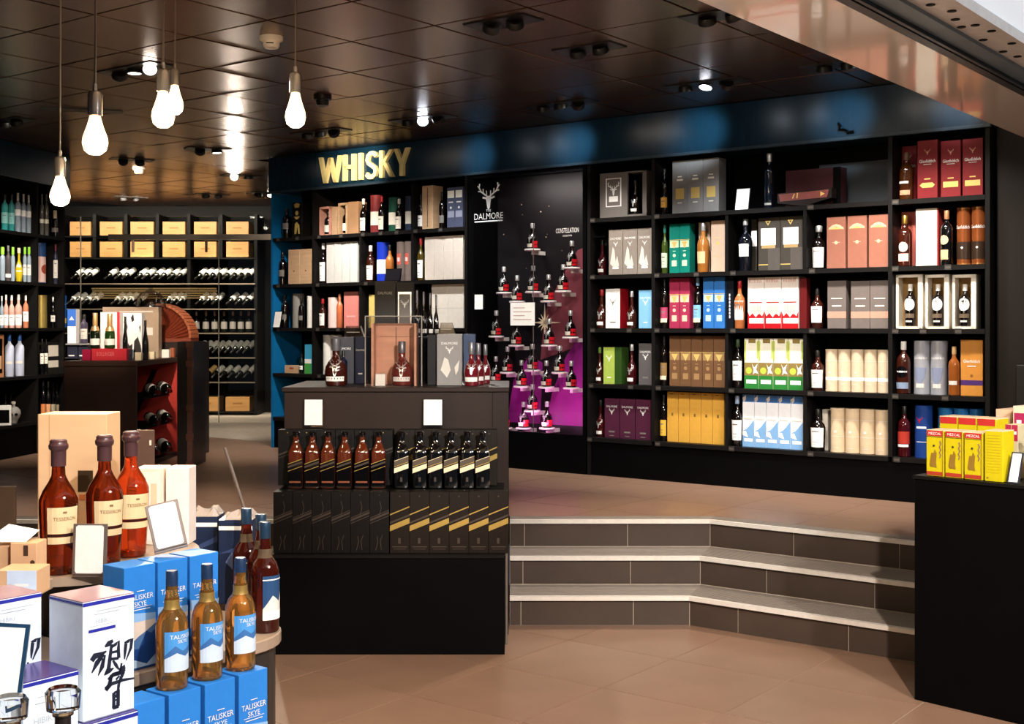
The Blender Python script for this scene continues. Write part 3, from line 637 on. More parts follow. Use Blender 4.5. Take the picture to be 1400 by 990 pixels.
# ---- wide bay
sb(W_, R1, 'straight', 903, 914, 231, 'dark bottle with amber label beside tall slate grey cartons', dark, capb, lab_pr(paper('#d9a24a'), .16, .38))
cb(W_, R1, 919, 983, 3, 217, 'tall slate grey carton with a square gold label', paper('#7d7a78'), [('r', .22, .78, .28, .48, LGOLD), ('r', .3, .7, .62, .655, CRE), ('r', .36, .64, .69, .71, CRE), ('r', .35, .65, .2, .215, CRE)])
def card(fr, z, px0, px1, pt, t, label, tilt=.2, frame=None, name='price_card', pb=None):
    s0, s1 = fr.s_at(px0, t), fr.s_at(px1, t); h = fr.z_at((px0+px1)/2, pt, t)-z; w = s1-s0
    root = link(name, MB().box(-w/2, w/2, -.003, .003, 0, h).mesh(name, frame or DGR, False), None, fr.pt((s0+s1)/2, t, z), fr.th); root.rotation_euler = (-tilt, 0, fr.th)
    tag(root, label, 'sign'); b = .006 if frame else .002
    part('card_face', MB().box(-w/2+b, w/2-b, -.0042, -.003, b, h-b), WHT, root, smooth=False); return root
card(W_, R1, 1005, 1023, 257, .05, 'small white price card leaning on the top whisky shelf')
sb(W_, R1, 'slim', 1045, 1059, 210, 'tall slim black bottle with crystal stopper on the top shelf', gloss('#0c1420'), SLV, [('r', .1, .9, .06, .1, SLV)], capz=.82, stopper=1, t=.04)
bx = empty('presentation_case', W_.pt(W_.s_at(1063, .03), .03, R1+.0007), TH, 'tilted rosewood presentation case with gilt marks on the top shelf', 'box')
wcase = W_.s_at(1137, .03)-W_.s_at(1063, .03); RW = M('rosewood', '#7c4440', .35, var=.1)
part('tray', MB().xprism([(0, .03), (wcase*.5, 0), (wcase, .045), (wcase, .11), (0, .095)], 0, .08), M('case_dark', '#1c1210', .4), bx, smooth=False)
part('tray_lining', MB().xprism([(.02, .04), (wcase-.03, .05), (wcase-.02, .10), (.01, .088)], -.003, 0), RW, bx, smooth=False)
part('gilt_mark', MB().xprism([(wcase*.8, .058), (wcase*.88, .074), (wcase*.8, .09)], -.005, -.003).xprism([(wcase*.28, .055), (wcase*.31, .085), (wcase*.33, .085), (wcase*.3, .055)], -.005, -.003).xprism([(wcase*.36, .055), (wcase*.37, .09), (wcase*.39, .09), (wcase*.38, .055)], -.005, -.003), LGOLD, bx, smooth=False)
cb(W_, R1, 1074, 1150, 1, 231, 'long plum presentation box lying behind the rosewood case', paper('#4a2429'), [('r', .86, 1, 0, 1, BLACK)], t=.15, d=.1, name='presentation_box')
cb(W_, R1, 1120, 1215, 1, 222, 'blue grey display board standing at the back of the top shelf', paper('#4a4f55'), t=.31, d=.02, name='display_board')
sb(W_, R2, 'broad', 904, 914, 308, 'green glass bottle with pale label beside teal cartons', gloss('#3a4a18'), M('cap_teal', '#2b8f7c', .4), lab_pr(paper('#cfe0c0'), .12, .42))
ornate = lambda m: [('r', .06, .94, .52, .66, m), ('p', [(.2, .64), (.5, .5), (.8, .64)], LGOLD), ('r', .25, .75, .14, .26, m), ('o', .5, .36, .16, m), ('r', .35, .65, .44, .455, m), ('r', 0, 1, .67, .68, LGOLD)]
cb(W_, R2, 915, 943, 2, 306, 'teal carton with ornate pale gold print', paper('#0c7464'), ornate(paper('#bfd8b0')))
cb(W_, R2, 955, 971, 1, 304, 'beige carton standing behind a pale amber bottle', paper('#d8bda4'), t=.14)
sb(W_, R2, 'broad', 953, 970, 305, 'round shouldered pale amber bottle beside beige carton', honey, caps, [('r', .1, .9, .18, .42, paper('#e8c090'))], t=.02)
cb(W_, R2, 972, 991, 1, 300, 'beige carton with a small gold medallion', paper('#c8ab92'), [('o', .5, .56, .12, LGOLD), ('r', .25, .75, .66, .67, LGOLD), ('r', .3, .7, .3, .31, LGOLD)])
sb(W_, R3, 'slim', 902, 914, 381, 'dark bottle with crimson label beside crimson cartons', dark, capb, lab_pr(paper('#b04060'), .18, .42)+[('r', .0, 1, .12, .2, CRM)])
cb(W_, R3, 915, 943, 2, 379, 'crimson pink carton with ornate gold print', paper('#9a2c4a'), ornate(paper('#e0b8a0')))
sb(W_, R3, 'slim', 948, 960, 379, 'dark bottle with light blue label beside bright blue cartons', dark, M('cap_blue', '#7fa8d0', .4), lab_pr(paper('#7db4dc'), .18, .46)+[('r', .0, 1, .12, .2, CRM)])
cb(W_, R3, 961, 991, 2, 378, 'bright blue carton with ornate silver print', paper('#306cb0'), ornate(paper('#a8cbe6')))
cb(W_, R3, 992.5, 1003, 1, 378, 'narrow black carton with vertical white lettering', paper('#0c1018', 'carton_ink'), [('r', .42, .58, .2+.07*i, .25+.07*i, WMK) for i in range(7)], d=.1)
sb(W_, R3, 'broad', 1004, 1019, 384, 'clear amber bottle with white label and red cap', gloss('#b86a3a'), capr, lab_pr(WHT, .18, .58), t=.03)
cb(W_, R3, 1022, 1092, 3, 379, 'white carton with red wavy base and fine red print', paper('#f2e6dc'), [('r', 0, 1, 0, .14, RED), ('p', [(0, .14), (0, .34), (.12, .24), (.3, .3), (.5, .22), (.7, .3), (.88, .24), (1, .34), (1, .14)], RED), ('r', .1, .98, .1, .2, WMK), ('r', .12, .88, .5, .52, RED)]+[('r', .15+.09*i, .19+.09*i, .27+.02*(i % 3), .46, paper('#d8a898')) for i in range(8)]+[('r', .1+.1*i, .14+.1*i, .9, .97, paper('#d8a898')) for i in range(8)])
cb(W_, R3, 1093, 1103, 1, 380, 'dark red carton seen edge on beside white and red cartons', paper('#5c1416'), t=.06)
sb(W_, R3, 'broad', 1109, 1126, 395, 'amber bottle with large white label beside taupe cartons', amber, capb, lab_pr(WHT, .15, .56))
cb(W_, R3, 1131, 1157, 1, 384, 'taupe carton with a copper band standing apart beside amber bottle', paper('#6c625d'), [('r', 0, 1, .22, .36, paper('#c08c78')), ('r', .25, .75, .46, .49, OFF), ('r', .2, .8, .62, .64, OFF)], key='taupe')
cb(W_, R3, 1163, 1216, 2, 384, 'taupe carton with a copper band in a close pair', paper('#6c625d'), [('r', 0, 1, .22, .36, paper('#c08c78')), ('r', .25, .75, .46, .49, OFF), ('r', .2, .8, .62, .64, OFF)], frm='the lone taupe carton')
cb(W_, R2, 1027, 1035, 1, 290, 'black carton with white label half hidden behind a dark bottle', paper('#3b362f'), [('r', .0, 1, .48, .78, WHT)], t=.12)
sb(W_, R2, 'broad', 1010, 1029, 297, 'black bottle with silver stopper and white label beside black cartons', gloss('#0c1018'), SLV, [('r', .05, .95, .28, .52, WHT)], capz=.88, t=.02)
cb(W_, R2, 1036.5, 1098, 2, 290, 'black carton with a white square label and gold triangle', paper('#443e37'), [('r', .12, .80, .48, .80, WHT), ('r', .15, .78, .42, .48, paper('#b09060')), ('p', [(.32, .94), (.58, .94), (.45, .85)], LGOLD), ('p', [(.39, .925), (.51, .925), (.45, .88)], paper('#443e37')), ('r', 0, 1, .1, .12, LGOLD), ('r', .45, 1, 0, .42, paper('#57504a'))])
sb(W_, R2, 'broad', 1110, 1128, 309, 'dark bottle with round stopper and square white label', dark, SLV, lab_pr(WHT, .04, .5), capz=.82, stopper=1)
cb(W_, R2, 1129, 1216, 3, 295, 'dusty pink carton with arched gold lettering', paper('#94604f'), [('r', .12, .88, .76, .80, LGOLD), ('p', [(.1, .78), (.3, .84), (.5, .86), (.7, .84), (.9, .78), (.9, .75), (.5, .81), (.1, .75)], paper('#d8b090')), ('o', .5, .5, .09, paper('#d8b090')), ('r', .3, .7, .5, .51, paper('#d8b090'))], gap=.014)
sb(W_, R4, 'slim', 902, 913, 458, 'dark bottle beside bronze brown cartons', dark, capb, lab_pr(paper('#8a6a40'), .18, .46)+[('r', .0, 1, .12, .2, CRM)])
cb(W_, R4, 915, 991, 5, 459, 'bronze brown carton with ornate gold print', paper('#6b4c33'), ornate(paper('#9a7850')))
sb(W_, R4, 'broad', 1001, 1016, 464, 'bottle with tall white label beside green pear cartons', dark, M('cap_dkgreen', '#2a3a22', .4), lab_pr(WHT, .16, .56), t=.03)
GRN = paper('#2c7a34'); LIM = paper('#b6c64a'); BRW = paper('#8a7440')
cb(W_, R4, 1017.5, 1098, 4, 463, 'white carton with green base and yellow pear blossom print', paper('#f3f0dc'), [('r', 0, 1, 0, .26, GRN), ('r', .14, .86, .1, .18, WMK), ('r', 0, 1, .26, .52, BRW), ('o', .32, .36, .22, LIM), ('p', [(.55, .5), (.7, .42), (.95, .5), (.85, .38), (1, .3), (.75, .32), (.62, .28), (.66, .38)], WMK), ('r', 0, .1, .56, .95, LIM), ('r', .9, 1, .6, .95, LIM), ('r', .3, .8, .91, .99, BRW)])
sb(W_, R4, 'broad', 1107, 1125, 479, 'amber bottle with white label beside cream tubes with white bands', amber, capb, lab_pr(WHT, .08, .52), t=.03)
tubep = [('r', -.2, 1.2, .26, .34, WHT), ('r', -.2, 1.2, .72, .73, OFF), ('o', .5, .45, .07, OFF), ('r', .3, .7, .18, .19, OFF)]
tb(W_, R4, 1125.5, 1215, 5, 478, 'cream gift tube with a white band near its base', paper('#d0bb9e'), tubep)
sb(W_, R5, 'slim', 901, 911, 540, 'dark bottle with yellow label beside mustard yellow cartons', dark, capb, lab_pr(paper('#e0b040'), .12, .46))
cb(W_, R5, 912, 990, 5, 537, 'mustard yellow carton with a tiny dark crest', paper('#d09c40'), [('r', .38, .56, .52, .58, paper('#7a6030')), ('r', 0, 1, .67, .675, paper('#c89a40')), ('r', .25, .55, .95, .965, paper('#7a6030'))])
sb(W_, R5, 'broad', 998, 1013, 541, 'dark bottle with big white label beside blue and white cartons', dark, M('cap_steel', '#8fa4c0', .35), lab_pr(WHT, .12, .52, -.15, 1.15), t=.02)
BLU = paper('#7aa6d2'); BL2 = paper('#4a80c8')
cb(W_, R5, 1015, 1098, 5, 541, 'white carton with blue top and pale blue iceberg print', paper('#eef1f5'), [('r', 0, 1, .86, 1, BL2), ('p', [(.0, .93), (.3, 1), (.3, .9), (.1, .86)], WMK), ('r', 0, 1, 0, .3, BLU), ('p', [(0, .3), (.35, .34), (.6, .4), (1, .52), (1, .3)], BLU), ('p', [(0, .3), (.3, .3), (.5, .18), (.0, .22)], WMK), ('r', .15, .9, .1, .16, WMK), ('r', .1, .85, .53, .56, OFF)])
sb(W_, R5, 'broad', 1106, 1126, 559, 'dark bottle with white label beside tall cream tubes', dark, capb, lab_pr(WHT, .1, .56), t=.02)
cb(W_, R5, 1124, 1132, 1, 560, 'slim white carton behind cream tubes', paper('#e6ddcc'), t=.14, d=.06)
tb(W_, R5, 1132, 1214, 4, 559, 'cream gift tube with a fine ring print and small medallion', paper('#cfb897'), [('r', -.2, 1.2, .36, .37, OFF), ('r', -.2, 1.2, .74, .75, OFF), ('o', .5, .47, .1, OFF), ('r', .3, .7, .1, .11, OFF)])
# ---- end bay
GF = [('s', .5, .8, .3, paper('#e0a890')), ('t', 'Glenfiddich', .5, .645, .055, WMK, .8), ('r', .3, .7, .585, .595, OFF), ('r', .35, .65, .33, .35, LGOLD)]
BUR = paper('#7e2226')
cb(W_, R1, 1231, 1252, 1, 200, 'burgundy carton half hidden behind a bottle on the top shelf', BUR, GF, t=.16)
sb(W_, R1, 'straight', 1230, 1249, 209, 'amber bottle with a thin white label before burgundy cartons', gloss('#3a1c08'), M('stopper_brown', '#6a5040', .4), [('r', -.1, .8, .34, .39, WMK), ('r', .1, .9, .1, .2, paper('#c89070'))], t=.02)
cb(W_, R1, 1254, 1282, 1, 192, 'burgundy carton with an oval gold lozenge label', BUR, GF+[('p', [(.12, .235), (.25, .275), (.75, .275), (.88, .235), (.75, .19), (.25, .19)], LGOLD)])
cb(W_, R1, 1285, 1345, 2, 191, 'burgundy carton with a rectangular gold label', BUR, GF+[('r', .12, .88, .18, .28, LGOLD)], gap=.012, frm='the lozenge carton')
sb(W_, R2, 'straight', 1228, 1247, 295, 'amber bottle with round grey label before a pink carton', amber, capg, [('o', .5, .38, .36, OFF), ('r', .1, .9, .1, .25, paper('#e0b8a8'))], t=.02)
cb(W_, R2, 1230, 1250, 1, 290, 'pink red carton half hidden behind a bottle', paper('#c8685a'), t=.15)
cb(W_, R2, 1252, 1283, 1, 285, 'cream fronted carton with red flank in the end bay', paper('#b8423c', 'carton_brick'), [('r', 0, .94, 0, 1, paper('#f3e6d2')), ('r', .25, .75, .62, .65, OFF), ('r', .3, .65, .35, .37, OFF)], t=.05, d=.11)
sb(W_, R2, 'slim', 1286, 1303, 288, 'black bottle with round orange medallion label', blk, M('cap_copper', '#b88058', .35, .4), [('o', .4, .46, .38, paper('#d8b890')), ('r', .05, .75, .1, .28, paper('#c8a880'))], t=.02)
tb(W_, R2, 1305, 1346, 2, 284, 'shiny brown gift tube with gilt top', M('tube_brown', '#8a4a24', .25, .4), [('t', 'Glenfiddich', .5, .66, .06, WMK, 1.1), ('r', -.2, 1.2, .1, .4, M('tube_smoke', '#3a2a20', .3, .3)), ('o', .5, .3, .08, WMK)], lid=M('tube_gilt', '#c88a50', .25, .7), frm='the medallion bottle')
for i, (a, b) in enumerate(((1225, 1262), (1265, 1298), (1302, 1335))):
    s0, s1 = W_.s_at(a, .05), W_.s_at(b, .05)-.003; wd = s1-s0; h = W_.z_at(a, 376, .05)-R3; m = paper('#ece2cf')
    root = empty('presentation_box', W_.pt((s0+s1)/2, .05, R3+.0007), TH, nth('open white presentation box with a framed bottle', i, 3, 'the taupe cartons'), 'box', 'open white presentation boxes')
    part('frame', MB().box(-wd/2, wd/2, .085, .1, 0, h).box(-wd/2, -wd/2+.016, 0, .085, 0, h).box(wd/2-.03, wd/2, 0, .085, 0, h).box(-wd/2, wd/2, 0, .085, 0, .014).box(-wd/2, wd/2, 0, .085, h-.018, h), m, root, smooth=False)
    part('lining', MB().box(-wd/2+.016, wd/2-.03, .082, .085, .014, h-.018), paper('#8a6a3a'), root, smooth=False)
    k = bottle('straight', h*.78, .036, dark, WHT, [('o', .5, .52, .55, WHT), ('r', 0, 1, .2, .3, paper('#6a5a48')), ('r', .2, .8, .1, .14, OFF)], key='gfbox')
    put(k, 'whisky_bottle', W_.pt((s0+s1)/2-.007, .05+.042, R3+.0155), TH, nth('dark bottle inside an open white presentation box', i, 3, 'the taupe cartons'), 'bottle', 'bottles in open white boxes')
sb(W_, R4, 'straight', 1226, 1245, 467, 'dark bottle with oval black label beside silver thistle tubes', amber, capw, [('o', .5, .42, .42, blk), ('r', .1, .9, .41, .44, WMK), ('r', 0, 1, .1, .22, paper('#8090a8'))], t=.02)
tb(W_, R4, 1246, 1292, 2, 466, 'silver grey gift tube with glass shaped print', M('tube_silver', '#a7a8ae', .3, .3), [('t', 'Glenfiddich', .5, .68, .045, WMK, 1.0), ('p', [(.1, .5), (.9, .5), (.8, .3), (.62, .22), (.6, .12), (.4, .12), (.38, .22), (.2, .3)], M('print_steel', '#8088a0', .4)), ('r', .25, .75, .12, .2, OFF)])
sb(W_, R4, 'straight', 1297, 1312, 474, 'short amber bottle beside the golden orange carton', gloss('#8a4a1a'), M('cork_tan', '#b08a5a', .5), [('r', .1, .9, .22, .3, OFF)], t=.02)
cb(W_, R4, 1313, 1344, 1, 465, 'golden orange carton with a purple band', paper('#c48338'), [('r', 0, 1, .19, .28, paper('#4a2c66')), ('t', 'Glenfiddich', .5, .62, .055, WMK, .75), ('r', .3, .7, .52, .54, OFF), ('o', .5, .36, .07, paper('#8a5a30'))])
sb(W_, R5, 'straight', 1228, 1245, 555, 'red amber bottle beside deep blue tubes in the lowest row', red, capb, [('r', -.1, 1.1, .26, .5, paper('#a83428')), ('r', 0, 1, .2, .25, WMK)], t=.02)
tb(W_, R5, 1247, 1271, 1, 554, 'deep blue gift tube with red and white mark', M('tube_blue', '#1d3f86', .3, .2), [('s', .4, .72, .4, RED), ('r', .2, .8, .56, .6, WMK), ('r', .2, .8, .3, .31, WMK)], t=.04)
tb(W_, R5, 1279, 1344, 3, 558, 'bright blue gift tube at the back', M('tube_sky', '#2c7fc6', .3, .2), t=.12, frm='the deep blue tube')
# ================================================================== shelves under the sign
wood = M('pale_wood', '#c8a27c', .5, var=.1, scale=8, stretch=(1, 1, 6))
def open_wood(fr, z, px0, px1, pt, label, m, t=.06):
    s0, s1 = fr.s_at(px0, t), fr.s_at(px1, t); wd = s1-s0-.004; h = fr.z_at(px0, pt, t)-z
    root = empty('wooden_box', fr.pt(clear_of(fr, (s0+s1)/2, (s1-s0)/2, z), t, z+.0007), fr.th, label, 'box')
    part('frame', MB().box(-wd/2, wd/2, .085, .095, 0, h).box(-wd/2, -wd/2+.014, 0, .085, 0, h).box(wd/2-.02, wd/2, 0, .085, 0, h).box(-wd/2, wd/2, 0, .085, 0, .014).box(-wd/2, wd/2, 0, .085, h-.02, h), m, root, smooth=False)
    part('lining', MB().box(-wd/2+.014, wd/2-.02, .083, .085, .014, h-.02), BLACK, root, smooth=False)
    k = bottle('straight', h*.78, min(.036, wd*.27), dark, capb, [('r', 0, 1, .1, .4, CRE)], key=label)
    put(k, 'whisky_bottle', fr.pt(clear_of(fr, (s0+s1)/2, (s1-s0)/2, z)-.003, t+.045, z+.0147), fr.th, 'dark bottle inside the '+label, 'bottle')
sb(W_, R1, 'straight', 386, 398, 285, 'dark bottle with grey label beside black and gold carton', dark, capb, lab_pr(DGR, .3, .5), t=.04)
cb(W_, R1, 399, 413, 1, 277, 'black carton with gold figure print under the sign', paper('#14110c', 'carton_black2'), [('p', [(.2, .95), (.5, .99), (.8, .95), (.7, .85), (.3, .85)], LGOLD), ('o', .5, .7, .16, LGOLD), ('p', [(.2, .6), (.8, .6), (.6, .52), (.4, .52)], LGOLD), ('p', [(.3, .4), (.5, .44), (.75, .35), (.8, .1), (.65, .1), (.55, .3), (.45, .1), (.25, .1)], LGOLD)])
sb(W_, R2, 'straight', 381, 392, 345, 'dark bottle with grey label beside two plain wooden cases', dark, capb, lab_pr(DGR, .25, .45), t=.04)
cb(W_, R2, 394, 426, 2, 341, 'plain pale wooden case for one bottle', wood, [('o', .5, .38, .06, paper('#7a5a3a'))], name='wooden_box', gap=.005)
sb(W_, R3, 'straight', 384, 395, 403, 'dark bottle beside a grey mottled tube', dark, capb, lab_pr(DGR, .25, .4), t=.04)
tb(W_, R3, 396, 408, 1, 402, 'grey mottled gift tube between two dark bottles', paper('#8a857e'), t=.05)
sb(W_, R3, 'straight', 408, 416, 407, 'small dark bottle between grey and white tubes', dark, capb, lab_pr(DGR, .25, .4), t=.04)
tb(W_, R3, 417, 426, 1, 405, 'slim white gift tube in the shelf beside the blue panel', paper('#ece5dc'), t=.05)
card(W_, R3, 373, 383, 425, -.02, 'white price card leaning at the blue end panel', frame=BLACK)
sb(W_, R4, 'straight', 409, 416, 484, 'dark bottle beside a blue and green carton', gloss('#0d1a14'), capb, lab_pr(WHT, .2, .4), t=.04)
cb(W_, R4, 416.5, 426, 1, 471, 'sky blue carton with green base', paper('#3f9cc0'), [('r', 0, 1, 0, .35, paper('#4aa04a')), ('r', 0, 1, .35, .5, WHT)])
cb(W_, R4, 389, 408, 1, 500, 'small pale wooden carton with a brown crest', wood, [('r', .35, .65, .55, .75, paper('#a04030'))])
open_wood(W_, R1, 429.5, 445, 284, 'rose tinted wooden box with open front', M('rose_wood_pale', '#d89a84', .5))
cb(W_, R1, 453.5, 461, 1, 283, 'narrow closed pale wooden case', wood, name='wooden_box')
open_wood(W_, R1, 462, 475, 278, 'natural wooden box with open front', wood)
cb(W_, R1, 475.5, 490, 1, 276, 'closed wooden case beside the open natural one', M('tan_wood', '#a8805c', .5, var=.1, scale=8), name='wooden_box')
for a, b, tt, c, nm in ((492, 502, 272, capw, 'before the dark red tube'), (517, 527, 269, capr, 'between red and green tubes'), (540.5, 551, 272, capw, 'between green and navy tubes')):
    sb(W_, R1, 'broad', a, b, tt, 'dark bottle with cream label '+nm, dark, c, lab_pr(CRE, .08, .45), t=.04)
for a, b, tt, cc, nm in ((503, 515.5, 268, '#7a2c2c', 'dark red'), (528, 540, 271, '#1f5240', 'bottle green'), (551.5, 561, 269, '#28344a', 'navy')):
    tb(W_, R1, a, b, 1, tt, nm+' gift tube with a broad cream label', paper(cc), [('r', -.25, 1.25, .2, .56, CRE)], t=.05)
sb(W_, R1, 'straight', 566, 575, 266, 'dark bottle with white label beside the tall slotted wooden case', dark, capb, lab_pr(WHT, .1, .4), t=.04)
cb(W_, R1, 577, 592, 1, 254, 'tall pale wooden case with a split front', wood, [('r', .46, .54, .05, .95, paper('#6a4a34')), ('r', .42, .58, .44, .56, paper('#a07c5a'))], name='wooden_box', t=.03, d=.13)
sb(W_, R1, 'straight', 600, 609, 262, 'dark bottle between wooden case and navy checked cartons', dark, capb, lab_pr(DGR, .15, .35), t=.04)
cb(W_, R1, 611, 633, 2, 256, 'navy carton with cream picture panels', paper('#4a4e62'), [('r', .08, .92, .74, .92, CRE), ('r', .08, .92, .26, .42, paper('#8f90a0')), ('o', .5, .5, .12, OFF), ('r', .2, .8, .62, .65, OFF)], frm='the wooden case')
sb(W_, R2, 'broad', 432, 443, 331, 'bottle with white label and pale cap beside tall white cartons', dark, capw, lab_pr(WHT, .06, .52), t=.04)
cb(W_, R2, 446, 489, 4, 329, 'plain bright white carton', paper('#cfccc6'), [('r', .3, .7, .4, .41, OFF)], gap=.006)
sb(W_, R2, 'broad', 497, 509, 336, 'amber bottle with cream label beside the royal blue tube', amber, capw, lab_pr(CRE, .06, .45), t=.04)
tb(W_, R2, 511, 525, 1, 332, 'royal blue gift tube with white band', paper('#1a35b0'), [('r', -.25, 1.25, .2, .56, WHT)], t=.05)
sb(W_, R2, 'broad', 527, 539, 335, 'pale amber bottle behind a small black card', gloss('#b06a30'), capb, [], t=.05)
tb(W_, R2, 539.5, 561, 2, 331, 'grey brown gift tube with red and white square', paper('#6e5f58'), [('r', .2, .75, .42, .7, paper('#c05a4a')), ('r', .3, .65, .5, .6, WMK)], t=.05)
ck = card(W_, R2, 526, 547, 367, .0, 'small black card with white print before amber bottle', frame=BLACK); ck.children[0].data.materials[0] = paper('#17151a', 'card_black')
sb(W_, R2, 'broad', 566, 576, 326, 'bottle with white label and red cap beside wide cream cartons', gloss('#4a3a10'), capr, lab_pr(WHT, .06, .48), t=.03)
cb(W_, R2, 580.5, 633, 4, 321, 'wide cream carton in a close packed row', paper('#d8c8b8'), [('r', 0, 1, .66, .67, OFF)], gap=.003)
sb(W_, R3, 'broad', 432, 442, 409, 'bottle with red cap and white label beside pink tube', amber, capr, lab_pr(WHT, .08, .5), t=.04)
tb(W_, R3, 443, 459, 1, 407, 'white gift tube shaded pink at one side', paper('#efcfc6'), t=.05)
sb(W_, R3, 'straight', 460, 469, 402, 'rose orange bottle beside pink carton', gloss('#d8744a'), M('cap_peach', '#e0906a', .4), t=.04)
cb(W_, R3, 470, 490, 1, 399, 'salmon pink carton on the shelf under white cartons', paper('#e08a80'), [('r', .2, .8, .3, .34, paper('#f0b8b0'))])
cb(W_, R3, 504, 512, 1, 403, 'yellow label carton behind the black counter box', paper('#d8c070'))
cb(W_, R3, 590, 634, 2, 388, 'cream white carton beside the glass case', paper('#ece0d0'), [('r', 0, 1, .44, .46, OFF)], frm='the counter goods')
sb(W_, R4, 'broad', 431, 438, 478, 'bottle with white label beside tall white tubes', gloss('#3a4416'), capb, lab_pr(WHT, .2, .5), t=.04)
tb(W_, R4, 438.5, 460, 2, 458, 'tall plain white gift tube in the row behind the counter', paper('#e8e4da'), t=.05)
# ================================================================== glass display case with constellation of bottles
g0, g1 = W_.s_at(641, 0), W_.s_at(801, 0); GW = g1-g0
case = empty('display_case', W_.pt(g0, 0), TH, 'tall black glass display case with purple backdrop and floating round shelves', 'display case')
part('base', MB().box(.017, GW-.017, .0, .38, ZP, .735), BLACK, case, smooth=False)
part('back_panel', MB().box(.017, GW-.017, .36, .38, .735, TOPZ), M('backdrop_black', '#0d070c', .5, var=.5, scale=1.4), case, smooth=False)
part('side_panel', MB().box(.0, .017, .0, .38, ZP, TOPZ), BLACK, case, smooth=False); part('side_panel', MB().box(GW-.017, GW, 0, .38, ZP, TOPZ), BLACK, case, smooth=False)
part('frame', MB().box(.017, GW-.017, 0, .03, .735, .765).box(.017, GW-.017, 0, .03, TOPZ-.03, TOPZ)  .box(.017, .027, 0, .03, .765, TOPZ-.03).box(GW-.03, GW-.017, 0, .03, .765, TOPZ-.03), BLACK, case, smooth=False)
gl = part('glass_door', MB().box(.027, GW-.03, .012, .018, .765, TOPZ-.03), pane_mat('case_glass', (.97, .97, .97), .015), case, smooth=False)
part('door_edge', MB().box(GW*.56, GW*.56+.006, .006, .011, .77, 2.4), CHROME, gl, smooth=False)
def on_glass(spec, px0, px1, py0, py1, nm):
    a, b = W_.s_at(px0, .0)-g0, W_.s_at(px1, .0)-g0; zt, zb = W_.z_at((px0+px1)/2, py0, 0), W_.z_at((px0+px1)/2, py1, 0)
    ps = []; prints(spec, b-a, zt-zb, flat_map(.011, (a+b)/2, zb), ps)
    for n_, me, _ in ps: link(n_, me, gl)
on_glass([('s', .5, .73, .72, WMK), ('t', 'THE', .5, .375, .06, WMK, .25), ('t', 'DALMORE', .5, .235, .16, WMK, .98), ('r', .02, .98, .09, .12, WMK)], 647, 687, 254, 308, 'logo')
on_glass([('t', 'CONSTELLATION', .5, .7, .5, WMK, 1.0), ('t', 'COLLECTION', .5, .15, .18, WMK, .4)], 759, 790, 311, 324, 'logo')
st = MB(); random.seed(11)
for i in range(46):
    x, z, r = random.uniform(.08, GW-.08), random.uniform(.8, 2.6), random.choice((.003, .004, .006)); st.add([(x-r, .359, z), (x, .359, z-r), (x+r, .359, z), (x, .359, z+r)], [(0, 1, 2, 3)])
sx, sz = W_.s_at(745, .36)-g0, W_.z_at(745, 441, .36)
for i in range(12):
    a = i*pi/6; L = .16 if i % 3 == 0 else .08
    st.add([(sx+cos(a)*L, .358, sz+sin(a)*L), (sx-sin(a)*.012, .358, sz+cos(a)*.012), (sx+sin(a)*.012, .358, sz-cos(a)*.012)], [(0, 1, 2)])
tag(part('star_print', st, M('star_print', '#f0dcb8', .4, var=0), case, smooth=False), None, None, kind='stuff')
ribbon = MB()
for pts in ([(.45, .8), (.5, 1.05), (.62, 1.35), (.72, 1.5), (.98, 1.5), (.98, .8)], [(.1, .8), (.16, 1.15), (.3, 1.35), (.42, 1.3), (.40, .8)]):
    ribbon.add([(x*GW, .3585, z) for x, z in pts], [tuple(range(len(pts)))])
part('backdrop_print', ribbon, M('print_magenta', '#8a1f78', .45, var=.3, scale=3), case, smooth=False)
part('backdrop_print', MB().add([(x*GW, .3588, z) for x, z in ((.40, 1.32), (.44, 1.7), (.56, 1.95), (.72, 2.2), (.97, 2.28), (.97, 1.52), (.72, 1.52), (.6, 1.36))], [tuple(range(6))]), M('print_rose', '#7a3a44', .5, var=.3, scale=3), case, smooth=False)
DISC = M('shelf_white', '#ece6de', .35)
dk = [('round_shelf', MB().lathe([(0, 0), (.062, 0), (.066, .006), (.062, .014), (0, .014)], 20).box(-.012, .012, 0, .16, -.03, 0).mesh('round_shelf', DISC), None)]
bot_k = None
TIERS = (('topmost', [(728, 339)]), ('second', [(782, 364)]), ('third', [(689, 398), (707, 410), (729, 397), (750, 409.5), (770, 396)]), ('fourth', [(678.5, 457.6), (706, 470), (751, 470), (780, 459)]), ('fifth', [(694, 507), (728, 504), (765, 507)]),
         ('sixth', [(678, 520), (713, 526), (747, 527), (781, 528)]), ('seventh', [(728, 559)]), ('lowest', [(690, 583), (716, 583), (748, 583)]))
for (px, py), clab in [(q, nth('stag bottle on the %s tier in the glass case' % tn, i, len(qs), 'the DALMORE side')) for tn, qs in TIERS for i, q in enumerate(qs)]:
    t = .27 if px == 678 else .19; s = W_.s_at(px, t); z = W_.z_at(px, py+1.5, t)
    o = link('round_shelf', dk[0][1], case, (s-g0, t, z-.014)); o.rotation_euler = (0, 0, 0)
    k = bottle('dalmore', .205, .043, dark, caps, [('s', .5, .44, 1.0, SLV), ('r', -.05, .75, .06, .2, CRE), ('r', .8, 1.4, .05, .3, M('red_glint', '#d8202c', .25))], key='const', capz=.8)  # the red glow on the bottle's side is painted on as a patch
    put(k, 'whisky_bottle', W_.pt(s, t, z), TH, clab, 'bottle', 'bottles in the glass case')
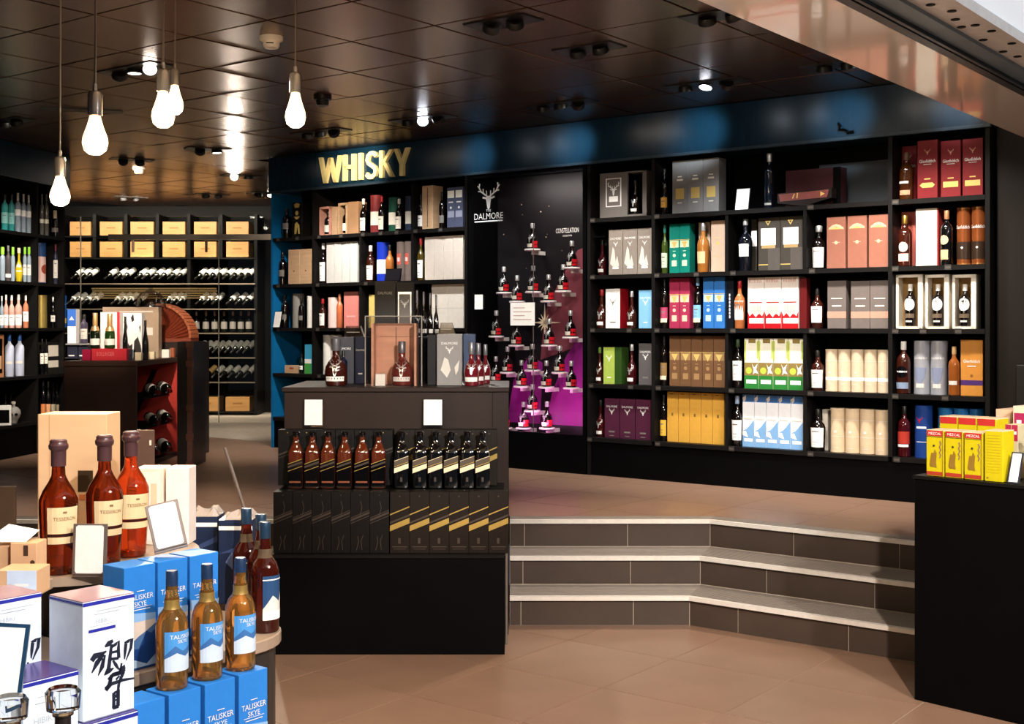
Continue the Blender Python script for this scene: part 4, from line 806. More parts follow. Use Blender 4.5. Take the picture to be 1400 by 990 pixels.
def glass_sign(px0, px1, py0, py1, label, t, wmat=WHT, lines=0):
    a, b = W_.s_at(px0, t), W_.s_at(px1, t); z1, z0 = W_.z_at(px0, py0, t), W_.z_at(px0, py1, t)
    o = tag(link('notice_card', MB().box(0, b-a, -.002, .002, 0, z1-z0).mesh('notice_card', wmat, False), None, W_.pt(a, t, z0), TH), label, 'sign')
    for i in range(lines): part('print_line', MB().box((b-a)*.12, (b-a)*(.88 if i % 2 else .6), -.0028, -.002, (z1-z0)*(.75-.17*i), (z1-z0)*(.79-.17*i)), M('print_faint', '#c9a59c', .6), o, smooth=False)
glass_sign(698, 731, 414, 445, 'square white notice stuck on the glass display case', .004, lines=4)
glass_sign(649, 660, 403, 423, 'small white card stuck on the dark part of the glass case', .004)
l = bpy.data.lights.new('case_led', 'AREA'); l.energy = 3; l.color = (1, .35, .8); l.size = .8; l.size_y = .05; l.shape = 'RECTANGLE'
lo = bpy.data.objects.new('case_led', l); C.objects.link(lo); lo.location = W_.pt(g0+GW*.6, .06, .80); lo.rotation_euler = (radians(150), 0, TH)
l = bpy.data.lights.new('case_led', 'AREA'); l.energy = 6; l.color = (1, .9, .85); l.size = .8; l.size_y = .05; l.shape = 'RECTANGLE'
lo = bpy.data.objects.new('case_led', l); C.objects.link(lo); lo.location = W_.pt(g0+GW*.62, .07, 2.77); lo.rotation_euler = (radians(15), 0, TH)
# ================================================================== central stand
stand = empty('display_stand', (-.6, 6.4, 0), 0, 'black stepped display stand with brown counter in front of the steps', 'counter')
def sp(name, b, mat, bevel=.003, par=None): return part(name, MB().box(b[0]+.6, b[1]+.6, b[2]-6.4, b[3]-6.4, b[4], b[5]), mat, par or stand, smooth=False, bevel=bevel)
sp('plinth', (-1.162, -.036, 6.10, 6.50, 0, .468), BLACK)
sp('plinth_top', (-1.166, -.032, 6.095, 6.50, .468, .484), EDGE)
sp('side_rail', (-.034, -.022, 6.3, 6.5, 0, .45), M('side_rail', '#8a8078', .35, .5))
sp('riser_block', (-1.16, -.04, 6.245, 6.50, .484, .786), BLACK)
sp('counter_body', (-1.18, -.10, 6.50, 7.25, 0, 1.256), BROWN)
sp('counter_top', (-1.19, -.015, 6.485, 7.262, 1.256, 1.28), BROWN)
for z in (.5, .74, .98): sp('side_shelf', (-.10, -.018, 6.51, 7.24, z, z+.014), BLACK, 0)
sp('side_panel', (-.10, -.018, 6.50, 6.512, 0, 1.256), BROWN, 0); sp('side_panel', (-.10, -.018, 7.238, 7.25, 0, 1.256), BLACK, 0)
k = bottle('dalmore', .21, .036, dark, caps, dal_pr(), key='side')
for z in (.514, .754, .994):
    for i, y in enumerate((6.6, 6.72, 6.84, 6.96)): put(k, 'whisky_bottle', (-.058, y, z), pi/2, nth('stag bottle on the %s shelf of the counter flank' % {.514: 'lowest', .754: 'middle', .994: 'highest'}[z], i, 4, 'the counter front'), 'bottle', 'bottles in the counter flank')
JF = Frame((0, 6.14), 0)
BKG = paper('#100d0c', 'carton_char'); JG = M('print_dullgold', '#b89a50', .35, .4); FNT = M('print_dim', '#4a4039', .35, .3); BRO = paper('#1a130d', 'carton_umber')
def band(z, w, m, s=.13): return ('p', [(0, z), (1, z+s), (1, z+s+w), (0, z+w)], m)
cb(JF, .485, 373.5, 532, 6, 673, 'black whisky carton with faint embossed slanted lines', BKG, [band(.48, .012, FNT), band(.52, .035, FNT), band(.57, .012, FNT), ('k', [([(.3, .05), (.42, .18), (.38, .28)], .03), ([(.6, .06), (.55, .2), (.66, .3)], .03), ([(.5, .62), (.6, .75), (.52, .85)], .03)], FNT), ('o', .5, .95, .03, FNT)], t=0, d=.096, gap=.001, frm='the striped cartons', rev=True)
cb(JF, .485, 533, 695, 6, 673, 'black whisky carton with broad slanted gold stripe', BRO, [band(.36, .09, JG), band(.48, .03, FNT), band(.62, .02, JG), ('r', .12, .88, .1, .115, FNT), ('r', .18, .82, .065, .075, FNT), ('o', .5, .93, .04, FNT), ('r', .42, .55, .16, .25, FNT)], t=0, d=.096, gap=.001, frm='the plain cartons')
cb(JF, .787, 380, 537, 6, 588, 'black carton standing behind the amber square bottles', BKG, [band(.48, .012, FNT), band(.53, .03, FNT), ('o', .5, .95, .03, JG)], t=.24, d=.09, gap=.001, frm='the dark bottles', rev=True)
cb(JF, .787, 545, 680, 6, 588, 'brown black carton standing behind the dark square bottles', BRO, [band(.55, .02, JG), band(.36, .09, JG), ('o', .5, .93, .05, FNT)], t=.24, d=.085, gap=.001, frm='the amber bottles')
jwa = gloss('#54200c')
for i, px in enumerate((405, 427.5, 449, 471.5, 495.5, 518)):
    k = bottle('square', .282, .0355, jwa, blk, [('r', 0, 1, .02, .34, blk), ('p', [(0, .34), (1, .34), (1, .53), (0, .44)], blk), band(.425, .012, JG, .09), band(.36, .035, FNT, .09), band(.30, .01, JG, .09), ('r', .1, .9, .1, .13, M('print_copper', '#8a4a30', .4))], key='jwa', capz=.9, capr=.42, flare=1)
    put(k, 'whisky_bottle', (JF.s_at(px, .15), 6.29, .787), 0, nth('square amber whisky bottle with black slanted label', i, 6, 'the dark bottles', True), 'bottle', 'square amber bottles on the stand')
for i, px in enumerate((549.5, 574.5, 595.5, 617, 639, 660)):
    k = bottle('square', .282, .0355, blk, blk, [band(.27, .085, CRM, .09), ('p', [(0, .37), (1, .46), (1, .57), (0, .48)], paper('#5a4e42')), band(.375, .012, JG, .09), band(.48, .008, CRM, .09), ('r', .42, .58, .12, .2, FNT)], key='jwb', capz=.9, capr=.42, flare=1)
    put(k, 'whisky_bottle', (JF.s_at(px, .15), 6.29, .787), 0, nth('square black bottle with slanted cream and gold label', i, 6, 'the amber bottles'), 'bottle', 'square black bottles on the stand')
for a, b, nm in ((413, 440, 'above the amber square bottles'), (577, 605, 'above the dark square bottles')):
    s0, s1 = JF.s_at(a, .27), JF.s_at(b, .27); ww = s1-s0; hh = .14; zz = 1.083
    o = tag(link('price_card', MB().box(-ww/2, ww/2, 0, .008, 0, hh).mesh('price_card', pane_mat('clear_frame', (.9, .9, .9), .1), False), None, ((s0+s1)/2, 6.455, zz), 0), 'upright white price card in a clear holder '+nm, 'sign')
    o.rotation_euler = (-.06, 0, 0)
    part('card_face', MB().box(-ww/2+.005, ww/2-.005, -.001, .0, .005, hh-.005), WHT, o, smooth=False); part('holder_foot', MB().box(-ww/2, ww/2, -.02, .02, -.006, .0), pane_mat('clear_frame'), o, smooth=False)
# goods on the counter top
ZT = 1.281; TFc = Frame((0, 6.56), 0)
dalb = [('s', .5, .42, .95, SLV), ('r', .05, .95, .1, .2, WHT)]
sb(TFc, ZT, 'dalmore', 443, 476, 463, 'round stag decanter with steel neck standing before navy cartons', gloss('#3a140c'), M('cap_steel2', '#77777c', .3, .5), dalb, t=.03, n=24, capz=.74, capr=.42)
sb(TFc, ZT, 'slim', 464, 475, 480, 'short dark blue bottle beside the round stag decanter', gloss('#141a30'), capb, t=.18)
cb(TFc, ZT, 455, 484, 1, 461, 'charcoal carton with pale stag print on the counter', paper('#4a4a50'), [('t', 'DALMORE', .5, .75, .05, WMK, .8), ('s', .3, .5, .3, WMK)], t=.3, d=.12)
cb(TFc, ZT, 485, 500, 1, 461, 'narrow navy carton beside the acrylic case', paper('#2d3350'), [('t', 'DALMORE', .5, .72, .04, WMK, .8), ('r', .3, .7, .2, .23, WMK)], t=.3, d=.12)
# acrylic case with wooden chest
A0, A1 = TFc.s_at(499, .02), TFc.s_at(577, .02); AH = TFc.z_at(540, 433, .02)-ZT
ac = empty('acrylic_case', ((A0+A1)/2, 6.58, ZT), 0, 'clear acrylic show case enclosing a wooden chest and stag decanter', 'display case'); aw = (A1-A0)/2; AP = pane_mat('acrylic_pane', (.97, .95, .94), .05)
for b in ((-aw, aw, 0, .004, 0, AH), (-aw, aw, .246, .25, 0, AH), (-aw, -aw+.004, .004, .246, 0, AH), (aw-.004, aw, .004, .246, 0, AH), (-aw, aw, 0, .25, AH, AH+.004)): part('acrylic_pane', MB().box(*b), AP, ac, smooth=False)
part('edge_strip', MB().box(-aw-.001, -aw+.004, -.001, .004, 0, AH).box(aw-.004, aw+.001, -.001, .004, 0, AH).box(-aw, aw, -.001, .004, AH, AH+.005), M('acrylic_edge', '#8f8780', .2), ac, smooth=False)
cw = M('chest_wood', '#cf987a', .4, var=.12, scale=6, stretch=(1, 1, 4))
ch = empty('wooden_chest', ((A0+A1)/2-.005, 6.68, ZT), 0, 'brown wooden chest open inside the acrylic show case', 'box'); hw = aw-.03; chh = AH-.035
part('back', MB().box(-hw, hw, .1, .12, 0, chh), cw, ch, smooth=False, bevel=.002)
part('door', MB().box(-hw, -hw+.012, -.03, .1, 0, chh), cw, ch, smooth=False); part('door', MB().box(hw-.012, hw, -.03, .1, 0, chh), cw, ch, smooth=False)
part('inlay', MB().box(-.002, .002, .098, .1, .02, chh-.02).box(-hw+.03, hw-.03, .098, .1, chh*.78, chh*.785), M('inlay_dark', '#7a4c38', .4), ch, smooth=False)
sb(TFc, ZT, 'dalmore', 531, 568, 467, 'stag decanter with steel stopper inside the acrylic show case', gloss('#6a2418'), M('cap_steel2'), dalb, t=.04, n=24, capz=.74, capr=.36)
card(TFc, ZT, 513, 527, 511, .035, 'tiny white card inside the acrylic show case')
rs = tag(link('riser_block', MB().box(-.19, .19, -.14, .14, 0, .25).mesh('riser_block', BLACK, False, .002), None, (-.6, 7.04, ZT), 0), 'black riser block behind the acrylic show case', 'riser')
part('riser_top', MB().box(-.192, .192, -.142, .142, .25, .256), EDGE, rs, smooth=False)
ZR = ZT+.257
cb(TFc, ZR, 512, 541, 1, 384, 'black carton with small white word on the riser', paper('#3a3735'), [('t', 'DALMORE', .5, .78, .05, OFF, .7)], t=.46, d=.09)
cb(TFc, ZR, 541.5, 565, 1, 386, 'black carton with framed silver stag panel on the riser', paper('#2d2b2b'), [('r', .1, .9, .08, .82, SLV), ('r', .16, .84, .12, .78, DGR), ('s', .5, .6, .5, WMK)], t=.46, d=.09)
for i, (a, b) in enumerate(((566, 574.5), (575, 583.5), (584, 592), (592.5, 600))):
    sb(TFc, ZR, 'dalmore', a, b, 397+i*2, nth('dark bottle in the row on the riser block', i, 4, 'the stag panel carton'), dark, M('cap_steel2'), dal_pr(), t=.36+.0*i, group='bottles on the riser block', capz=.72, rz=.5)
cb(TFc, ZT, 597, 632, 1, 457, 'silver grey carton with running stag print on the counter', paper('#8d8a88'), [('t', 'DALMORE', .5, .82, .05, WMK, .65), ('s', .5, .69, .3, WMK), ('p', [(.15, .3), (.3, .55), (.45, .5), (.55, .3), (.4, .15)], OFF), ('p', [(.7, .35), (.9, .5), (.85, .3), (.75, .2)], OFF)], t=.1, d=.1)
cb(TFc, ZT, 584, 596.5, 1, 458, 'narrow black carton beside the silver grey one on the counter', paper('#1c1b1d'), t=.14, d=.1)
cb(TFc, ZT, 633, 650, 1, 457, 'steel blue carton behind the row of round decanters', paper('#4b5a78'), t=.36, d=.1)
for i, (a, b) in enumerate(((634, 655), (645, 663), (656, 671))):
    sb(TFc, ZT, 'dalmore', a, b, 468+i*1.5, nth('round decanter with steel neck', i, 3, 'the silver grey carton'), gloss('#6a1420'), M('cap_steel2'), dalb, t=.03+.14*i, group='round decanters at the counter end', capz=.72, n=20)
for a, b, pt, tt, zz, lb in ((470, 497, 446, .3, TFc.z_at(470, 461, .3), 'crumpled clear plastic box on the navy cartons'), (600, 622, 441, .1, TFc.z_at(610, 457, .1), 'clear plastic box on the silver grey carton')):
    s0, s1 = TFc.s_at(a, tt), TFc.s_at(b, tt); hh = .06; ww = s1-s0
    o = tag(link('plastic_box', MB().add([(-ww/2, 0, 0), (ww/2, 0, 0), (ww/2, .09, 0), (-ww/2, .09, 0), (-ww*.4, .01, hh), (ww*.3, .01, hh), (ww*.3, .08, hh), (-ww*.4, .08, hh)], [(0,3,2,1),(4,5,6,7),(0,1,5,4),(1,2,6,5),(2,3,7,6),(3,0,4,7)]).mesh('plastic_box', pane_mat('plastic', (.8, .78, .76), .25), False), None, ((s0+s1)/2, 6.56+tt+.005, zz+.001), 0), lb, 'box')
    part('plastic_fold', MB().box(-ww*.38, ww*.28, .009, .0105, hh*.4, hh*.46), SLV, o, smooth=False)
# ================================================================== wine rack at the far end
rk = empty('wine_rack', (0, 15.8, 0), 0, 'black wine rack along the far wall with wooden crates on top', 'wine rack')
def rx(px): return (px-CX)/F*15.8
def rz_(py): return H-(py-HY)*15.8/F
RM = M('rack_black', '#0a0807', .5, spec=.15, var=.1); RE = M('rack_edge', '#8f8272', .3, .6)
for px in (85, 129, 172, 215, 258, 302, 349.5): part('upright', MB().box(rx(px)-.02, rx(px)+.02, 0, .45, ZP if px in (85, 258, 349.5) else rz_(352), rz_(293)), RM, rk, smooth=False)
part('back_panel', MB().box(rx(85), rx(349.5), .45, .47, ZP, rz_(293)), BLACK, rk, smooth=False)
for py in (323, 352.5, 387.5, 422, 455, 488.5, 522, 563): part('shelf', MB().box(rx(85), rx(349.5), -.02, .45, rz_(py+1.5), rz_(py)), RM, rk, smooth=False)
for py in (387.5, 422, 455, 488.5, 522): part('shelf_rail', MB().box(rx(85), rx(349.5), -.035, -.02, rz_(py+1.7), rz_(py)), RE, rk, smooth=False)
crate = M('crate_pine', '#b0824a', .5, var=.12, scale=5, stretch=(1, 1, 5))
for row, (pt, pb) in enumerate(((303.5, 322.5), (331, 352))):
    for i, (a, b) in enumerate(((92, 126), (133, 169), (175, 212), (219, 255), (262, 298), (306, 342))):
        ww = rx(b)-rx(a)-.05; hh = min(rz_(pt)-rz_(pb), .2)
        k = carton(ww, .3, hh, crate, [('r', .3, .7, .5, .58, paper('#8a6030')), ('r', .2, .8, .34, .37, paper('#a87c48')), ('r', .35, .65, .2, .23, paper('#a87c48'))], key='crate%d%d' % (row, a))
        put(k, 'wine_crate', ((rx(a)+rx(b))/2, 15.97, rz_(pb)+.005), 0, nth('pine wine crate in the %s crate row' % ('top' if row == 0 else 'second'), i, 6, 'the spirits shelving'), 'crate', 'wine crates row %d' % row)
for i, (a, b) in enumerate(((264, 299), (307, 342))):
    k = carton(rx(b)-rx(a)-.02, .3, .18, crate, [('r', .3, .7, .5, .6, paper('#8a6030')), ('r', .2, .8, .3, .34, paper('#a87c48'))], key='crateb%d' % a)
    put(k, 'wine_crate', ((rx(a)+rx(b))/2, 15.96, rz_(562.5)), 0, nth('pine wine crate on the bottom rack shelf', i, 2, 'the trunk'), 'crate', 'wine crates at the bottom')
wineg = gloss('#0d0f0a')
def wine(px, py, label, group, lab=WHT, cp=capb):
    k = bottle('wine', .28, .0335, wineg, cp, key='wine'+lab.name, capz=.76, capr=.40, neck=(.05, .55, lab))
    dr = Vector((-.36, -.80, -.48)).normalized(); zz = rz_(py)
    o = put(k, 'wine_bottle', (rx(px)+.04, 16.02, zz+.175), 0, label, 'wine bottle', group); o.rotation_euler = dr.to_track_quat('Z', 'Y').to_euler()
for r, (py, xs) in enumerate(((386, (103, 113, 122, 149, 163, 173, 191, 201, 214, 224, 236, 246, 273, 282, 291, 300, 311, 321, 330.5, 339.5)), (420.5, (97, 106, 118, 128, 158, 168, 177, 190, 230, 239, 247.5, 274, 285, 296, 316, 328, 339)), (487, tuple(271.5+8.4*q for q in range(9))), (521, (273, 285, 296, 307, 318, 329, 339.5)))):
    for i, px in enumerate(xs): wine(px, py, nth('dark wine bottle lying on the %s rack shelf' % ('topmost bottle', 'second bottle', 'fourth bottle', 'lowest bottle')[r], i, len(xs), 'the spirits shelving' if r < 2 else 'the trunk'), 'wine bottles rack row %d' % r, paper('#e0b878') if r == 3 and px < 290 else WHT)
for i, px in enumerate((266, 279, 291, 304, 316, 327, 338)):
    k = bottle('wine', .27, .04, wineg, M('capsule_brown', '#6a4a38', .4), [('r', -.2, 1.2, .16, .5, DGR)], key='wst', capz=.78)
    put(k, 'wine_bottle', (rx(px), 15.9, rz_(454.5)), 0, nth('upright dark wine bottle on the third rack shelf', i, 7, 'the trunk'), 'wine bottle', 'upright wine bottles on the rack')
l = bpy.data.lights.new('rack_led', 'AREA'); l.energy = 55; l.color = (1, .88, .72); l.shape = 'RECTANGLE'; l.size = 2.6; l.size_y = .1
lo = bpy.data.objects.new('rack_led', l); C.objects.link(lo); lo.location = ((rx(89)+rx(346))/2, 14.9, 3.08); lo.rotation_euler = (radians(38), 0, 0)
# glass partition in front of the rack
gpt = empty('glass_partition', (0, 14.6, ZP), 0, 'clear glass partition with steel rail in front of the wine rack', 'partition')
def px14(px): return (px-CX)/F*14.6
PG = pane_mat('partition_glass', (.96, .97, .96), .02); ztop = H-(296-HY)*14.6/F-ZP
for a, b in ((60, 109.5), (110.5, 298.5), (299.5, 372)): part('glass_pane', MB().box(px14(a), px14(b), 0, .01, 0, ztop), PG, gpt, smooth=False)
part('rail', MB().box(px14(149), px14(372), -.03, .04, H-(328-HY)*14.6/F-ZP, H-(320.5-HY)*14.6/F-ZP), M('rail_steel', '#6f655c', .25, .8), gpt, smooth=False)
part('rail', MB().box(px14(132), px14(149), -.02, .03, H-(327-HY)*14.6/F-ZP, H-(323-HY)*14.6/F-ZP), RM, gpt, smooth=False)
part('pane_joint', MB().box(px14(109.6), px14(110.6), -.004, .014, 0, ztop).box(px14(298.6), px14(299.6), -.004, .014, 0, ztop), M('joint_grey', '#8a857c', .3), gpt, smooth=False)
for px in (183, 283): part('pull_handle', MB().tube([(px14(px), -.03, H-(329-HY)*14.6/F-ZP), (px14(px), -.035, H-(345-HY)*14.6/F-ZP)], .016, 8), M('handle_brown', '#5a4030', .4, .3), gpt)
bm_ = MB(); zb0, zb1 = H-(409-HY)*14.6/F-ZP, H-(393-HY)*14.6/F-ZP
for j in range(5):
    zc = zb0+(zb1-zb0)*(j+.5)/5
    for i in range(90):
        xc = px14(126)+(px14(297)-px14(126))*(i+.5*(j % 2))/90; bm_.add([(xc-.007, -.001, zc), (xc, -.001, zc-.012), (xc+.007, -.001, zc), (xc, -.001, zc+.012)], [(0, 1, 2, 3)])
tag(part('pattern_band', bm_, M('pattern_gold', '#c8ac70', .4, .4), gpt, smooth=False), None, None, kind='stuff')  # gold diamonds stand in for a faint reflection in the glass
# framed poster beside the rack
pf = empty('framed_picture', (-3.08, 16.3, 1.3), 0, 'narrow gold framed black picture beside the wine rack', 'picture')
part('picture', MB().box(-.01, .37, .02, .04, -.5, .42), BLACK, pf, smooth=False)
part('frame', MB().box(-.04, 0, 0, .045, -.53, .45).box(.36, .4, 0, .045, -.53, .45).box(0, .36, 0, .045, .41, .45).box(0, .36, 0, .045, -.53, -.49), M('frame_gold', '#a8843c', .35, .6), pf, smooth=False)
# ================================================================== champagne cabinet and trunk
CBR = M('cabinet_brown', '#4a342a', .35, var=.15, scale=5, stretch=(1, 1, .2))
cab = empty('wine_cabinet', (-3.18, 10.3, ZP), 0, 'dark brown cabinet with red lined open side holding tilted wine bottles', 'cabinet')
X0, X1, Y0, Y1, HC = -.28, .28, -.6, .6, 1.325-ZP
REDL = M('red_lining', '#c33a30', .5, var=.05)
for nm, b, m in (('front_panel', (X0, X1, Y0, Y0+.03, 0, HC-.04), CBR), ('back_panel', (X0, X1, Y1-.03, Y1, 0, HC-.04), REDL), ('side_panel', (X0, X0+.03, Y0+.03, Y1-.03, 0, HC-.04), REDL), ('floor_panel', (X0+.03, X1, Y0+.03, Y1-.03, 0, .04), BROWN), ('top', (X0-.01, X1+.01, Y0-.01, Y1+.01, HC-.04, HC), CBR)): part(nm, MB().box(*b), m, cab, smooth=False, bevel=.002)
part('rack_post', MB().xprism([(X0+.1, .04), (X0+.14, .04), (X1-.1, HC-.1), (X1-.14, HC-.1)], -.35, -.32), BLACK, cab, smooth=False)
part('rack_post', MB().xprism([(X0+.1, .04), (X0+.14, .04), (X1-.1, HC-.1), (X1-.14, HC-.1)], .3, .33), BLACK, cab, smooth=False)
for i, z in enumerate((.06, .30, .54)):
    tier = ('lowest', 'middle', 'top')[i]
    part('rack_shelf', MB().box(X0+.06, X1-.02, -.45, .4, z, z+.02), BLACK, cab, smooth=False)
    for yi, y in enumerate((-.1, .25)):
        k = bottle('wine', .30, .042, wineg, M('capsule_red', '#5c1418', .4), key='cabw', capz=.78, neck=(.14, .52, WHT))
        o = put(k, 'wine_bottle', (-3.18+.2, 10.3+y+.1, ZP+z+.02+.06), 0, 'wine bottle on the %s rack of the red lined cabinet, %s the trunk' % (tier, 'away from' if yi == 0 else 'beside'), 'wine bottle', 'wine bottles in the cabinet'); o.rotation_euler = (pi/2+.12, 0, .55)
tk = empty('steamer_trunk', (-2.6, 10.4, ZP), 0, 'dark leather steamer trunk with brass studs and terracotta fan top', 'trunk')
LEA = M('trunk_leather', '#241a16', .4, var=.15, bump=.1); BRS = M('brass_stud', '#e0b890', .25, .8); TAN = M('trunk_trim', '#6a4234', .45)
fh = part('front_half', MB().box(-.05, .065, -.46, .0, 0, 1.0), LEA, tk, smooth=False, bevel=.004)
rh = part('rear_half', MB().box(-.5, -.1, .53, .8, 0, .985), LEA, tk, smooth=False, bevel=.004)
part('corner_strip', MB().box(.03, .068, -.464, -.42, .0, 1.0), TAN, fh, smooth=False)
sd = MB()
for i in range(22):
    sd.lathe([(0, -.002), (.006, 0), (0, .004)], 6, (.048, -.466, .04+i*.044)); sd.lathe([(0, -.002), (.006, 0), (0, .004)], 6, (-.02, -.463, .04+i*.044))
for i in range(6): sd.lathe([(0, -.004), (.008, 0), (0, .006)], 6, (-.46+i*.06, .527, .95))
tag(part('stud', sd, BRS, tk), None, None, kind='stuff')
for z in (.0, .22, .45, .8, .95): part('corner_bracket', MB().box(.02, .074, -.47, -.43, z, z+.05), M('bracket_copper', '#8a5a48', .3, .6), fh, smooth=False, bevel=.003)
TER = M('terracotta', '#7e3620', .45, var=.08); TER2 = M('terracotta_slat', '#a85c3a', .45, var=.08)
fan = MB(); R_ = .285; fx, fz = -.5, .985; n = 26
vs = [(fx, .55, fz)]+[(fx+R_*sin(pi/2*i/n), .55+(.02 if i % 2 else 0), fz+.03+R_*cos(pi/2*i/n)) for i in range(n+1)]
fan.add(vs, [(0, i+2, i+1) for i in range(n)])
fo = part('fan_panel', fan, TER, tk, smooth=False)
part('fan_base', MB().box(fx, fx+R_+.02, .54, .8, fz, fz+.03), TER, fo, smooth=False)
for i in range(13):
    a = pi/2*(i+.5)/13; sl = part('fan_slat', MB().box(-.017, .017, .53, .8, 0, .022), TER2, fo, (fx+R_*sin(a), 0, fz+.03+R_*cos(a)), smooth=False, bevel=.004); sl.rotation_euler = (0, a, 0)
# goods on the cabinet
ZK = 1.326; QF = Frame((0, 9.78), 0)
cb(QF, ZK, 140, 217, 1, 420, 'large taupe board box standing behind the champagne', paper('#a8917c'), [('r', .7, .9, .45, .6, OFF), ('r', .3, .9, .9, .92, OFF)], t=.75, d=.1, maxh=.6, name='display_board')
cb(QF, ZK, 125, 173, 1, 477, 'long red champagne box lying on the cabinet', paper('#c8323c'), [('t', 'BOLLINGER', .4, .55, .35, paper('#e07a7a'), .5)], t=.03, d=.1, name='champagne_box')
cb(QF, ZK, 112, 124, 1, 478, 'small magenta box at the end of the red champagne box', paper('#a01c40'), t=.05, d=.07)
zr = ZK+QF.z_at(150, 477, .03)-ZK+.001
grn = gloss('#1e3a10'); gfoil = M('foil_gold', '#d8a870', .35, .5)
sb(QF, zr, 'champagne', 123.5, 136.5, 428, 'champagne bottle with copper foil beside the white gift box', gloss('#0c1a0a'), gfoil, [('r', -.3, 1.3, .1, .28, WHT)], t=.035, capz=.60, capr=.5, name='champagne_bottle', neck=(.5, .62, gfoil))
s0, s1 = QF.s_at(137, .13), QF.s_at(164, .13)
cb(QF, ZK, 137, 164, 1, 427, 'white champagne gift box with red side', paper('#f3eeea'), [('r', .86, 1, 0, 1, paper('#c8323c'))], t=.16, d=.09, maxh=.5, name='champagne_box')
sb(QF, zr, 'champagne', 143.5, 157, 429, 'green champagne bottle with gold foil in front of the white gift box', grn, gfoil, [('r', -.3, 1.3, .1, .28, WHT)], t=.035, capz=.60, capr=.5, name='champagne_bottle', neck=(.5, .62, gfoil))
cb(QF, ZK, 168, 194, 1, 428, 'black and white patterned champagne box', paper('#f0ecea'), [('p', [(.0, .0), (.0, .5), (.2, .42), (.35, .3), (.5, .34), (.5, 0)], INK), ('p', [(.55, .0), (.6, .4), (.8, .5), (.95, .3), (1, .1), (.9, 0)], INK), ('p', [(.42, .9), (.55, .98), (.6, .84), (.48, .8)], INK), ('p', [(.86, .7), (.95, .75), (.93, .55)], INK), ('p', [(.1, .95), (.25, .7), (.2, .6), (.05, .8)], INK)], t=.2, d=.09, maxh=.5, name='champagne_box')
for a, b, tt, lb in ((167.5, 175, 433, 'slim black bottle before the patterned champagne box'), (194.5, 203, 438, 'slim dark bottle between patterned box and taupe board')): sb(QF, ZK, 'champagne', a, b, tt, lb, blk, capb, t=.135, name='champagne_bottle')
for a, b, pt, lb, m in ((174, 183, 478, 'clear faceted glass block beside the red champagne box', pane_mat('facet', (.6, .6, .6), .3)), (184, 193, 482, 'small cream box on the cabinet edge', CRM), (194.5, 201, 482, 'small black square tin between cream boxes', BLACK), (201.5, 211, 481, 'small cream box beside the black tin', CRM), (219, 231, 478, 'small white box near the fan topped trunk', WHT), (231.5, 238, 476, 'small terracotta striped box near the fan topped trunk', TER2)): cb(QF, ZK, a, b, 1, pt, lb, m, t=.06 if a < 194 else .2 if a < 200 else .45 if a < 215 else .85 if a < 230 else 1.0, d=.05, name='small_box')
for i, (a, b) in enumerate(((92, 106), (107, 120))): cb(QF, ZK, a, b, 1, 473, nth('dark blue grey carton under the pale board', i, 2, 'the champagne', True), paper('#2e3040'), [('r', .1, .7, .2, .3, WMK)], t=.5, d=.12, group='dark cartons on the cabinet corner')
slab = tag(link('glass_shelf', MB().box(QF.s_at(91, .5), QF.s_at(122, .5), .48, .64, 0, .012).mesh('glass_shelf', M('shelf_grey', '#b8b2ac', .3), False), None, (0, 9.78, QF.z_at(100, 472, .5)+.002), 0), 'pale shelf board resting on the dark cartons', 'shelf')
part('shelf_edge', MB().box(QF.s_at(91, .5), QF.s_at(122, .5), .475, .48, 0, .012), SLV, slab, smooth=False)
zs = QF.z_at(100, 472, .5)+.0145
cb(QF, zs, 92, 104, 1, 423, 'blue and white carton on the pale shelf board', paper('#f0eef0'), [('r', 0, 1, .5, 1, paper('#3a6ac0')), ('p', [(.2, .68), (.5, .8), (.8, .68)], OFF)], t=.5, d=.09, maxh=.35)
sb(QF, zs, 'straight', 110, 120, 430, 'violet grey bottle beside blue and white carton', gloss('#4a4458'), capb, lab_pr(OFF, .15, .5), t=.5)
# dome made up in place of a faint reflection above the taupe board box
cl = tag(link('glass_dome', MB().lathe([(.125, 0), (.125, .02), (.115, .07), (.08, .12), (.03, .14), (0, .142)], 14).mesh('glass_dome', pane_mat('dome_glass', (.85, .83, .8), .2)), None, (QF.s_at(205, .8), 10.6, QF.z_at(178, 420, .75)+.002), 0), 'cut glass dome on the taupe board box', 'glass')
part('knob', MB().lathe([(0, .14), (.012, .145), (.016, .16), (0, .17)], 10), pane_mat('dome_glass'), cl)
# ================================================================== spirits shelving at the side
SPW = LF; sA, sB, sC = -.75, SPW.s_at(51.5, 0), SPW.s_at(88, 0)
ls = empty('wall_shelving', SPW.pt(0, 0), SPW.th, 'black spirits shelving beside the wine rack', 'shelving')
part('back_panel', MB().box(sA, sC, .34, .36, ZP, 2.85), BLACK, ls, smooth=False); part('base', MB().box(sA, sC, .01, .34, ZP, RZ[4]-.03), BLACK, ls, smooth=False)
for s in (sA, -.02-.0, sB, sC):
    part('divider', MB().box(s-.012, s+.012, 0, .34, ZP, 2.85), EDGE, ls, smooth=False) if s != -.02 else None
for a, b in ((sA, sB), (sB, sC)):
    for z in RZ: part('shelf', MB().box(a+.012, b-.012, -.004, .34, z-.028, z), EDGE, ls, smooth=False)
struct('trim_4', MB().box(sA, sC+.02, -.05, .36, 2.85, ZC-.002).mesh('trim_4', NAVY, False, .004), SPW.pt(0, 0), SPW.th)
FT = SPW.th
def lbt(row, style, a, b, pt, label, gm, cap, pr=(), **kw): sb(SPW, RZ[row], style, a, b, pt, label, gm, cap, pr, t=.03, name=kw.pop('name', 'spirit_bottle'), rz=.25, **kw)
teal = gloss('#2f8a86'); frost = gloss('#c4cbe0'); cgl = gloss('#8d9aa4')
